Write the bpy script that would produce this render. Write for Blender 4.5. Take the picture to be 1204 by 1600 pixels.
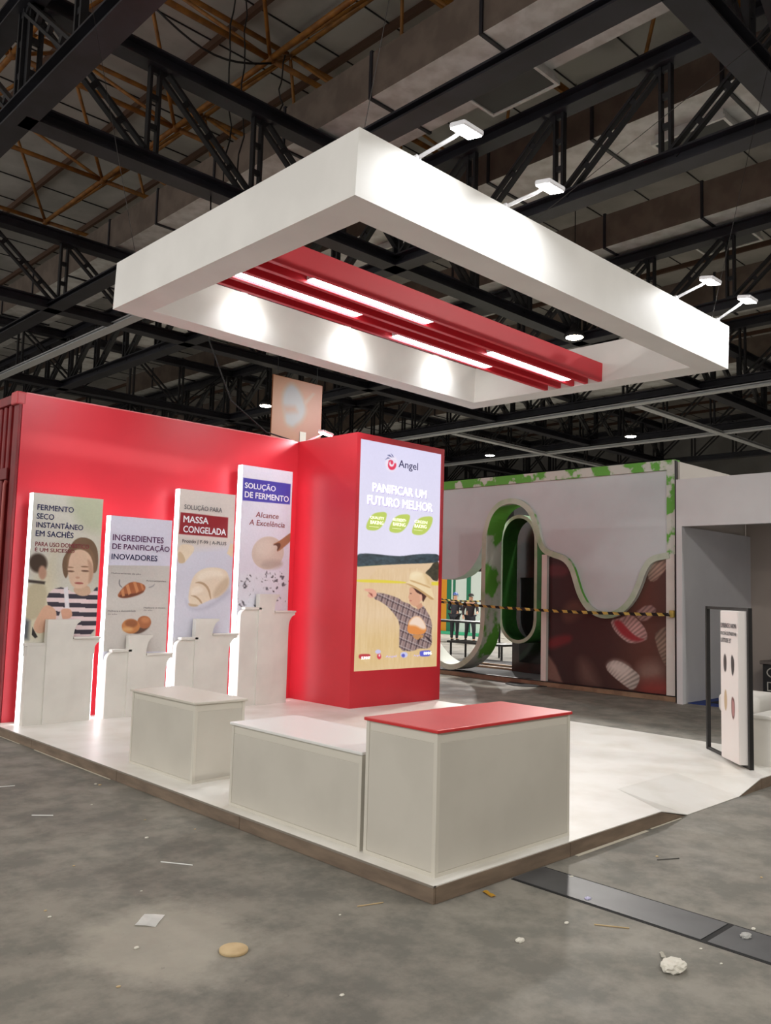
import bpy, bmesh, math, random
import numpy as np
from mathutils import Matrix, Vector, Euler

for o in list(bpy.data.objects): bpy.data.objects.remove(o, do_unlink=True)
scene = bpy.context.scene
COL = scene.collection
random.seed(7)

# ------------------------------------------------------------------ camera
cam_data = bpy.data.cameras.new('camera'); cam = bpy.data.objects.new('camera', cam_data); COL.objects.link(cam)
scene.camera = cam
cam_data.sensor_fit = 'VERTICAL'; cam_data.sensor_height = 36.0
cam_data.lens = 1313.7 * 36.0 / 1600.0
cam_data.clip_start = 0.05; cam_data.clip_end = 300
_y, _p, _r = math.radians(45.9906), math.radians(5.3031), math.radians(1.5831)
_f = Vector((math.cos(_y)*math.cos(_p), math.sin(_y)*math.cos(_p), math.sin(_p)))
_ri = Vector((math.sin(_y), -math.cos(_y), 0)); _up = _ri.cross(_f)
_r2 = math.cos(_r)*_ri + math.sin(_r)*_up; _u2 = -math.sin(_r)*_ri + math.cos(_r)*_up
cam.matrix_world = Matrix(((_r2.x, _u2.x, -_f.x, -3.6412), (_r2.y, _u2.y, -_f.y, -3.2943), (_r2.z, _u2.z, -_f.z, 1.75), (0, 0, 0, 1)))

# ------------------------------------------------------------------ world, exposure, lamp powers
world = bpy.data.worlds.new('hall_air'); scene.world = world; world.use_nodes = True
bg = world.node_tree.nodes['Background']
bg.inputs['Color'].default_value = (1.0, 0.975, 0.94, 1); bg.inputs['Strength'].default_value = 0.95
scene.view_settings.view_transform = 'Standard'; scene.view_settings.look = 'None'
scene.view_settings.gamma = 1.0; scene.view_settings.exposure = 0.0; scene.view_settings.use_curve_mapping = False
HALL_LAMP_WATT = 1500.0
FLOOD_WATT = 8.0
WALL_FLOOD_WATT = 22.0
SLAT_LIGHT = 16.0
EDGE_LED = 4.5
SCREEN = 0.95

# ------------------------------------------------------------------ helpers
def s2l(c):
    c = c/255.0
    return c/12.92 if c <= 0.04045 else ((c+0.055)/1.055)**2.4
def rgb(c): return (s2l(c[0]), s2l(c[1]), s2l(c[2]), 1.0)
MATS = {}
def mat(name, c, rough=0.6, metal=0.0, c2=None, scale=4.0, lo=0.4, hi=0.6, bump=0.0, bscale=60.0, emit=0.0, stretch=None, detail=6, spec=0.5):
    if name in MATS: return MATS[name]
    m = bpy.data.materials.new(name); m.use_nodes = True; MATS[name] = m
    nt = m.node_tree; b = nt.nodes['Principled BSDF']
    b.inputs['Base Color'].default_value = rgb(c); b.inputs['Roughness'].default_value = rough; b.inputs['Metallic'].default_value = metal
    b.inputs['Specular IOR Level'].default_value = spec
    tc = None
    if c2 or bump:
        tc = nt.nodes.new('ShaderNodeTexCoord'); mp = nt.nodes.new('ShaderNodeMapping'); nt.links.new(tc.outputs['Object'], mp.inputs['Vector'])
        if stretch: mp.inputs['Scale'].default_value = stretch
    if c2:
        n = nt.nodes.new('ShaderNodeTexNoise'); n.inputs['Scale'].default_value = scale; n.inputs['Detail'].default_value = detail
        nt.links.new(mp.outputs['Vector'], n.inputs['Vector'])
        r = nt.nodes.new('ShaderNodeValToRGB'); r.color_ramp.elements[0].position = lo; r.color_ramp.elements[1].position = hi
        r.color_ramp.elements[0].color = rgb(c); r.color_ramp.elements[1].color = rgb(c2)
        nt.links.new(n.outputs['Fac'], r.inputs['Fac']); nt.links.new(r.outputs['Color'], b.inputs['Base Color'])
    if bump:
        n2 = nt.nodes.new('ShaderNodeTexNoise'); n2.inputs['Scale'].default_value = bscale; nt.links.new(mp.outputs['Vector'], n2.inputs['Vector'])
        bp = nt.nodes.new('ShaderNodeBump'); bp.inputs['Strength'].default_value = bump; bp.inputs['Distance'].default_value = 0.01
        nt.links.new(n2.outputs['Fac'], bp.inputs['Height']); nt.links.new(bp.outputs['Normal'], b.inputs['Normal'])
    if emit:
        b.inputs['Emission Color'].default_value = rgb(c); b.inputs['Emission Strength'].default_value = emit
    return m
def print_mat(name, emit=0.0, rough=0.45):
    m = bpy.data.materials.new(name); m.use_nodes = True; nt = m.node_tree; b = nt.nodes['Principled BSDF']
    a = nt.nodes.new('ShaderNodeAttribute'); a.attribute_name = 'print'
    b.inputs['Roughness'].default_value = rough
    if emit:
        b.inputs['Base Color'].default_value = (0.02, 0.02, 0.02, 1)
        nt.links.new(a.outputs['Color'], b.inputs['Emission Color']); b.inputs['Emission Strength'].default_value = emit
    else:
        nt.links.new(a.outputs['Color'], b.inputs['Base Color'])
    return m

def box(bm, x0, x1, y0, y1, z0, z1):
    v = [bm.verts.new(p) for p in ((x0,y0,z0),(x1,y0,z0),(x1,y1,z0),(x0,y1,z0),(x0,y0,z1),(x1,y0,z1),(x1,y1,z1),(x0,y1,z1))]
    for f in ((0,3,2,1),(4,5,6,7),(0,1,5,4),(1,2,6,5),(2,3,7,6),(3,0,4,7)): bm.faces.new([v[i] for i in f])
def BX(*a):
    bm = bmesh.new(); box(bm, *a); return bm
def boxes(*l):
    bm = bmesh.new()
    for a in l: box(bm, *a)
    return bm
def bev(bm, w=0.006, seg=2):
    bmesh.ops.bevel(bm, geom=bm.edges[:], offset=w, segments=seg, affect='EDGES', profile=0.5, clamp_overlap=True); return bm
def tube(bm, a, b, r, n=8, r2=None):
    a, b = Vector(a), Vector(b); d = (b-a).normalized()
    x = d.orthogonal().normalized(); y = d.cross(x); r2 = r if r2 is None else r2
    A = [bm.verts.new(a + r*(math.cos(t)*x + math.sin(t)*y)) for t in [2*math.pi*i/n for i in range(n)]]
    B = [bm.verts.new(b + r2*(math.cos(t)*x + math.sin(t)*y)) for t in [2*math.pi*i/n for i in range(n)]]
    for i in range(n): bm.faces.new((A[i], A[(i+1)%n], B[(i+1)%n], B[i]))
    bm.faces.new(A[::-1]); bm.faces.new(B)
def path_tube(pts, r, n=8):
    bm = bmesh.new(); pts = [Vector(p) for p in pts]; rings = []; prev = None
    for i, p in enumerate(pts):
        d = (pts[min(i+1, len(pts)-1)] - pts[max(i-1, 0)]).normalized()
        x = d.orthogonal().normalized() if prev is None else (prev - d*prev.dot(d)).normalized()
        prev = x; y = d.cross(x)
        rings.append([bm.verts.new(p + r*(math.cos(2*math.pi*k/n)*x + math.sin(2*math.pi*k/n)*y)) for k in range(n)])
    for A, B in zip(rings, rings[1:]):
        for k in range(n): bm.faces.new((A[k], A[(k+1)%n], B[(k+1)%n], B[k]))
    bm.faces.new(rings[0][::-1]); bm.faces.new(rings[-1]); return bm
def extrude_poly(pts, axis, a, b):
    """outline in the plane across the axis ('x': (y,z), 'y': (x,z), 'z': (x,y)), thick from a to b"""
    bm = bmesh.new()
    def P(q, t): return {'x': (t, q[0], q[1]), 'y': (q[0], t, q[1]), 'z': (q[0], q[1], t)}[axis]
    A = [bm.verts.new(P(q, a)) for q in pts]; B = [bm.verts.new(P(q, b)) for q in pts]; n = len(pts)
    bm.faces.new(A); bm.faces.new(B[::-1])
    for i in range(n): bm.faces.new((A[i], B[i], B[(i+1)%n], A[(i+1)%n]))
    bmesh.ops.recalc_face_normals(bm, faces=bm.faces[:]); return bm
def mesh_of(bm, name, m, smooth=False):
    bmesh.ops.recalc_face_normals(bm, faces=bm.faces[:])
    me = bpy.data.meshes.new(name); bm.to_mesh(me); bm.free()
    if m: me.materials.append(m)
    if smooth:
        for p in me.polygons: p.use_smooth = True
    return me
def link(name, me, parent=None, loc=(0,0,0)):
    o = bpy.data.objects.new(name, me); COL.objects.link(o); o.parent = parent; o.location = loc; return o
def obj(name, bm, m, parent=None, smooth=False, off=True):
    """one mesh object; geometry given in world space is moved into its parent's frame"""
    me = mesh_of(bm, name, m, smooth)
    o = link(name, me, parent)
    if parent is not None and off:
        t = Vector((0,0,0)); p = parent
        while p is not None: t += p.location; p = p.parent
        me.transform(Matrix.Translation(-t))
    return o
def thing(name, label, cat, loc=(0,0,0), rot=(0,0,0), group=None):
    o = bpy.data.objects.new(name, None); COL.objects.link(o); o.location = loc; o.rotation_euler = rot
    o.empty_display_size = 0.1
    return tag(o, label, cat, group)
def tag(o, label, cat, group=None):
    o['label'] = label; o['category'] = cat
    if group: o['group'] = group
    return o
def struct(o): o['kind'] = 'structure'; return o

def rebase(o):
    """put the origin of a one-mesh thing at the middle of its base"""
    vs = [v.co for v in o.data.vertices]
    c = Vector(((min(v.x for v in vs)+max(v.x for v in vs))/2, (min(v.y for v in vs)+max(v.y for v in vs))/2, min(v.z for v in vs)))
    o.data.transform(Matrix.Translation(-c)); o.location = o.location + c; return o

# flat lettering -----------------------------------------------------------
def text_bm(body, bold=0.0):
    cu = bpy.data.curves.new('lettering', 'FONT'); cu.body = body; cu.offset = 0; cu.resolution_u = 3; cu.align_x = 'LEFT'
    o = bpy.data.objects.new('lettering', cu); COL.objects.link(o)
    dg = bpy.context.evaluated_depsgraph_get(); me = bpy.data.meshes.new_from_object(o.evaluated_get(dg))
    bpy.data.objects.remove(o); bpy.data.curves.remove(cu)
    if bold > .001:                                   # heavier strokes: the same glyphs laid side by side
        bm = bmesh.new(); bm.from_mesh(me); g = bm.verts[:]+bm.edges[:]+bm.faces[:]
        for kk, (dx, dy) in enumerate(((bold*1.6, 0), (bold*.8, bold*.7), (bold*.8, -bold*.7))):
            r = bmesh.ops.duplicate(bm, geom=g); bmesh.ops.translate(bm, verts=[e for e in r['geom'] if isinstance(e, bmesh.types.BMVert)], vec=(dx, dy, .0006*(kk+1)))
        bm.to_mesh(me); bm.free()
    return me
def lettering(body, frame, u0, u1, v0, v1, m, parent, bold=0.02, shear=0.0, rot=0.0, name='lettering'):
    """print the words into the rectangle u0..u1, v0..v1 (metres) of a frame (origin, right, up, out)"""
    me = text_bm(body, bold); o0, R_, U_, N_ = frame
    xs = [v.co.x for v in me.vertices]; ys = [v.co.y for v in me.vertices]
    if not xs: return None
    ax, bx_, ay, by = min(xs), max(xs), min(ys), max(ys)
    for v in me.vertices:
        u = u0 + (v.co.x-ax)/(bx_-ax)*(u1-u0); w = v0 + (v.co.y-ay)/(by-ay)*(v1-v0)
        u += shear*(w-v0); w += rot*(u-u0)
        p = Vector(o0) + Vector(R_)*u + Vector(U_)*w + Vector(N_)*(0.003+v.co.z)
        v.co = p
    me.materials.clear(); me.materials.append(m); me.name = name
    t = Vector((0,0,0)); p = parent
    while p is not None: t += p.location; p = p.parent
    me.transform(Matrix.Translation(-t))
    return link(name, me, parent)

# painted prints: a fine grid whose colours are filled in from outlines ----------
def chaikin(P, n=2):
    for _ in range(n):
        Q = []
        for i in range(len(P)):
            a, b = P[i], P[(i+1) % len(P)]
            Q += [(a[0]*.75+b[0]*.25, a[1]*.75+b[1]*.25), (a[0]*.25+b[0]*.75, a[1]*.25+b[1]*.75)]
        P = Q
    return P
def vnoise(U, V, s, seed=0):
    r = np.random.RandomState(seed); g = r.rand(64, 64)
    x, y = U*s, V*s; i, j = np.floor(x).astype(int), np.floor(y).astype(int); fx, fy = x-i, y-j
    fx = fx*fx*(3-2*fx); fy = fy*fy*(3-2*fy)
    G = lambda a, b: g[a % 64, b % 64]
    return (G(i, j)*(1-fx)+G(i+1, j)*fx)*(1-fy) + (G(i, j+1)*(1-fx)+G(i+1, j+1)*fx)*fy
def poly_cover(U, V, P, soft):
    inside = np.zeros(U.shape, bool); d = np.full(U.shape, 1e9)
    for (x0, y0), (x1, y1) in zip(P, P[1:]+P[:1]):
        if y0 != y1:
            c = ((y0 > V) != (y1 > V)) & (U < (x1-x0)*(V-y0)/(y1-y0)+x0); inside ^= c
        L = (x1-x0)**2+(y1-y0)**2+1e-12
        t = np.clip(((U-x0)*(x1-x0)+(V-y0)*(y1-y0))/L, 0, 1)
        d = np.minimum(d, (U-x0-t*(x1-x0))**2+(V-y0-t*(y1-y0))**2)
    d = np.sqrt(d); d = np.where(inside, d, -d)
    return np.clip(0.5+d/max(soft, 1e-4)/2, 0, 1)
def paint(art, w, h, nu, nv, base, vmax=1.0, grain=0.0):
    """colour array for a print w by h metres; base(U, V) gives the ground colour in sRGB"""
    u = np.linspace(0, 1, nu); v = np.linspace(0, vmax, nv); U, V = np.meshgrid(u, v); A = h/w
    img = base(U, V).astype(float)
    V2 = V*A
    for s in art:
        P = [(a, b*A) for a, b in s[1]]
        if s[0] == 'p' and len(P) > 4: P = chaikin(P, 2)
        elif s[0] == 'x': P = chaikin(P, 1)
        soft = s[3] if s[0] == 'p' else 0.004
        soft = max(soft, 0.5/nu)
        xs = [p[0] for p in P]; ys = [p[1] for p in P]
        msk = (U > min(xs)-soft) & (U < max(xs)+soft) & (V2 > min(ys)-soft) & (V2 < max(ys)+soft)
        if not msk.any(): continue
        u_, v_ = U[msk], V2[msk]; c = poly_cover(u_, v_, P, soft)[:, None]
        if s[0] == 'p': colr = np.array(s[2], float)[None, :]
        elif s[2] == 'plaid':
            q = np.full((len(u_), 3), 0.0); q[:] = (150, 124, 120)
            a = u_*0.95+v_*0.3; b = v_*0.95-u_*0.3
            for t, k, c2, wd in ((a, 15, (62, 46, 52), .34), (b, 15, (62, 46, 52), .34), (a, 30, (216, 198, 194), .16), (b, 15, (222, 204, 200), .14)):
                q = np.where((((t*k) % 1) < wd)[:, None], q*0.45+np.array(c2)*0.55, q)
            colr = q
        elif s[2] == 'stripe':
            t = ((v_*0.995-u_*0.03)*8.2) % 1
            colr = np.where((t < .52)[:, None], np.array([[56., 50., 64.]]), np.array([[228., 206., 208.]]))
        elif s[2] == 'wheat':
            n = vnoise(u_*3.2, v_*.35, 22, 11)*.5+vnoise(u_*3.2, v_*.5, 48, 12)*.3+vnoise(u_, v_, 9, 13)*.2
            colr = np.array([[206., 168., 112.]])*(1-n[:, None])+np.array([[250., 228., 194.]])*n[:, None]; c = c*.34
        elif s[2] == 'foliage':
            n = (vnoise(u_, v_*2, 26, 14)*.6+vnoise(u_, v_*2, 60, 15)*.4)[:, None]
            colr = np.array(s[3], float)[None, :]*(.65+.7*n)
        elif s[2] == 'straw':
            n = (vnoise(u_+v_*.6, v_*3, 40, 16)*.5+.5*((v_-u_*.35)*60 % 1))[:, None]
            colr = np.array([[206., 170., 118.]])*(1-n)+np.array([[246., 222., 180.]])*n
        elif s[2] == 'splat':
            n = vnoise(u_, v_, 17, 3)*.6+vnoise(u_, v_, 40, 4)*.4; f = np.clip((n-.62)*7, 0, 1)[:, None]
            colr = np.array([[222., 221., 231.]])*(1-f)+np.array([[96., 94., 104.]])*f; c = c*f
        elif s[2] == 'pleat':
            cx, cy = sum(xs)/len(xs), sum(ys)/len(ys)
            ang = np.arctan2(v_-cy-.25, u_-cx+.3); t = (ang*15) % 1
            rr = np.hypot(u_-cx, v_-cy); m_ = 0.66+0.34*np.clip(np.abs(t-.5)*2.6, 0, 1)
            colr = np.array(s[3], float)[None, :]*m_[:, None]*(1.08-rr[:, None]*1.6)
        img[msk] = img[msk]*(1-c)+colr*c
    if grain: img *= 1+grain*(vnoise(U, V2, 60, 9)-.5)[..., None]
    return np.clip(img, 0, 255)
def print_grid(name, img, frame, w, h, m, parent, back=0.0):
    """frame = (top-left, right, down): the print as a subdivided sheet with its colours"""
    nv, nu, _ = img.shape; o0, R_, D_ = [np.array(q, float) for q in frame]
    u = np.linspace(0, w, nu); v = np.linspace(0, h, nv); U, V = np.meshgrid(u, v)
    co = o0 + U[..., None]*R_ + V[..., None]*D_
    t = Vector((0,0,0)); p = parent
    while p is not None: t += p.location; p = p.parent
    co = co.reshape(-1, 3) - np.array(t)
    i = np.arange(nu*nv).reshape(nv, nu)
    f = np.stack([i[:-1, :-1], i[1:, :-1], i[1:, 1:], i[:-1, 1:]], -1).reshape(-1, 4)
    me = bpy.data.meshes.new(name); me.from_pydata(co.tolist(), [], f.tolist())
    ca = me.color_attributes.new('print', 'FLOAT_COLOR', 'POINT')
    c = img.reshape(-1, 3)/255.0; c = np.where(c <= .04045, c/12.92, ((c+.055)/1.055)**2.4)
    ca.data.foreach_set('color', np.concatenate([c, np.ones((len(c), 1))], 1).astype(np.float32).ravel())
    me.materials.append(m); me.update()
    return link(name, me, parent)

# ------------------------------------------------------------------ materials
M_concrete = None
def concrete():
    m = bpy.data.materials.new('polished_concrete'); m.use_nodes = True; nt = m.node_tree; b = nt.nodes['Principled BSDF']
    tc = nt.nodes.new('ShaderNodeTexCoord')
    def noise(s, d=8, r=.6):
        n = nt.nodes.new('ShaderNodeTexNoise'); n.inputs['Scale'].default_value = s; n.inputs['Detail'].default_value = d; n.inputs['Roughness'].default_value = r
        nt.links.new(tc.outputs['Object'], n.inputs['Vector']); return n
    def ramp(n, a, b_, ca, cb):
        r = nt.nodes.new('ShaderNodeValToRGB'); r.color_ramp.elements[0].position = a; r.color_ramp.elements[1].position = b_
        r.color_ramp.elements[0].color = ca; r.color_ramp.elements[1].color = cb; nt.links.new(n.outputs['Fac'], r.inputs['Fac']); return r
    def mix(f, a, b_, blend='MIX'):
        x = nt.nodes.new('ShaderNodeMix'); x.data_type = 'RGBA'; x.blend_type = blend
        if isinstance(f, float): x.inputs['Factor'].default_value = f
        else: nt.links.new(f, x.inputs['Factor'])
        nt.links.new(a, x.inputs[6]); nt.links.new(b_, x.inputs[7]); return x.outputs[2]
    W = (1,1,1,1); K = (0,0,0,1)
    r1 = ramp(noise(.55), .35, .68, rgb((108,105,98)), rgb((144,140,129)))
    r2 = ramp(noise(2.6, 10, .7), .42, .6, rgb((98,97,90)), rgb((148,142,131)))
    c = mix(.55, r1.outputs[0], r2.outputs[0])
    # pale dusty patches and small dark scuffs
    d = ramp(noise(1.1, 9, .72), .6, .72, K, (.55,.55,.55,1)); pale = nt.nodes.new('ShaderNodeRGB'); pale.outputs[0].default_value = rgb((142,138,127))
    c = mix(d.outputs[0], c, pale.outputs[0])
    # worn pale patch in front of the platform
    mp = nt.nodes.new('ShaderNodeMapping'); mp.inputs['Location'].default_value = (1.36*1.7, -.55*1.5, 0); mp.inputs['Scale'].default_value = (1.7, 1.5, 1)
    ad = nt.nodes.new('ShaderNodeMix'); ad.data_type = 'RGBA'; ad.blend_type = 'LINEAR_LIGHT'; ad.inputs['Factor'].default_value = .3
    nt.links.new(tc.outputs['Object'], ad.inputs[6]); nt.links.new(noise(3, 8, .7).outputs['Color'], ad.inputs[7]); nt.links.new(ad.outputs[2], mp.inputs['Vector'])
    ln = nt.nodes.new('ShaderNodeVectorMath'); ln.operation = 'LENGTH'; nt.links.new(mp.outputs['Vector'], ln.inputs[0])
    rp = nt.nodes.new('ShaderNodeValToRGB'); rp.color_ramp.elements[0].position = .55; rp.color_ramp.elements[0].color = (.62,.62,.62,1); rp.color_ramp.elements[1].position = .85; rp.color_ramp.elements[1].color = K
    nt.links.new(ln.outputs['Value'], rp.inputs['Fac']); dust = nt.nodes.new('ShaderNodeRGB'); dust.outputs[0].default_value = rgb((174,168,155)); c = mix(rp.outputs[0], c, dust.outputs[0])
    d2 = ramp(noise(9, 6, .7), .66, .74, K, (.6,.6,.6,1)); dark = nt.nodes.new('ShaderNodeRGB'); dark.outputs[0].default_value = rgb((60,59,55))
    c = mix(d2.outputs[0], c, dark.outputs[0])
    nt.links.new(c, b.inputs['Base Color'])
    rr = ramp(noise(1.7, 8), .3, .7, (.58,.58,.58,1), (.85,.85,.85,1)); nt.links.new(rr.outputs[0], b.inputs['Roughness'])
    bp = nt.nodes.new('ShaderNodeBump'); bp.inputs['Strength'].default_value = .08; bp.inputs['Distance'].default_value = .01
    nt.links.new(noise(30).outputs['Fac'], bp.inputs['Height']); nt.links.new(bp.outputs['Normal'], b.inputs['Normal'])
    return m
red = mat('red_paint', (208,42,56), .42, c2=(200,38,51), scale=1.2, lo=.3, hi=.7)
red_dark = mat('dark_red_paint', (128,30,34), .55, c2=(112,24,28), scale=3)
red_slat = mat('red_slat_paint', (212,44,58), .4)
red_top = mat('red_counter_laminate', (206,44,46), .35, c2=(200,38,40), scale=2)
white_paint = mat('white_emulsion', (226,224,220), .55, c2=(219,217,213), scale=1.5)
white_board = mat('white_board', (222,219,212), .5, c2=(213,210,203), scale=2.2)
cream_board = mat('cream_laminate', (206,201,190), .5, c2=(199,194,183), scale=1.6, bump=.02)
cream_trim = mat('cream_trim', (214,209,197), .45)
white_top_m = mat('white_laminate', (232,231,228), .35)
beige_top = mat('beige_laminate', (208,202,190), .45)
deck_white = mat('white_floor_laminate', (236,234,228), .38, c2=(218,214,204), scale=2.0, lo=.42, hi=.72, detail=9)
trench_dark = mat('trench_dark', (12,12,12), .8)
fascia_m = mat('brown_fascia_board', (134,116,98), .65, c2=(108,92,78), scale=3.5, lo=.35, hi=.7, stretch=(1,1,5))
steel_dark = mat('dark_steel_paint', (30,30,34), .5, c2=(24,23,26), scale=3)
steel_beam = mat('dark_beam_paint', (38,38,46), .45, c2=(28,27,33), scale=2)
yellow_pipe = mat('ochre_pipe_paint', (150,98,32), .55, c2=(120,76,24), scale=4)
galv = mat('galvanised_sheet', (216,216,214), .5, .1, c2=(190,188,184), scale=2.5)
duct_side_shade = mat('duct_side_shaded', (120,106,95), .75, c2=(104,91,81), scale=2)  # duct sides coloured darker for shade, beside the lamplit underside
roof_m = mat('roof_sheet', (184,180,174), .7, c2=(162,158,152), scale=.8)
purlin_m = mat('purlin_paint', (84,58,42), .6)
flange_strip_m = mat('lit_flange_tone', (200,202,204), .45, .2)  # pale tone stands for light caught by far chord undersides
alu = mat('white_lamp_arm', (225,225,230), .4)
black_metal = mat('black_metal', (22,20,20), .45)
lamp_white = mat('lamp_lens', (255,252,245), .3, emit=30.0)
bay_lens = mat('bay_lamp_lens', (255,240,214), .3, emit=40.0)
slat_lens = mat('slat_lens', (252,252,255), .3, emit=SLAT_LIGHT)
led_edge = mat('led_edge', (250,250,255), .4, emit=EDGE_LED)
navy = mat('navy_ink', (44,50,92), .5); wine = mat('wine_ink', (140,60,70), .5); plum = mat('plum_ink', (96,56,100), .5)
grey_ink = mat('grey_ink', (96,94,98), .5); white_ink = mat('white_ink', (240,240,244), .5); pale_ink = mat('pale_ink', (150,148,152), .5)
wood_pale = mat('pale_wood', (206,182,140), .6, c2=(190,164,122), scale=8)
paper = mat('paper', (244,243,240), .7); paper2 = mat('crumpled_paper', (222,218,206), .75)
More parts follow.
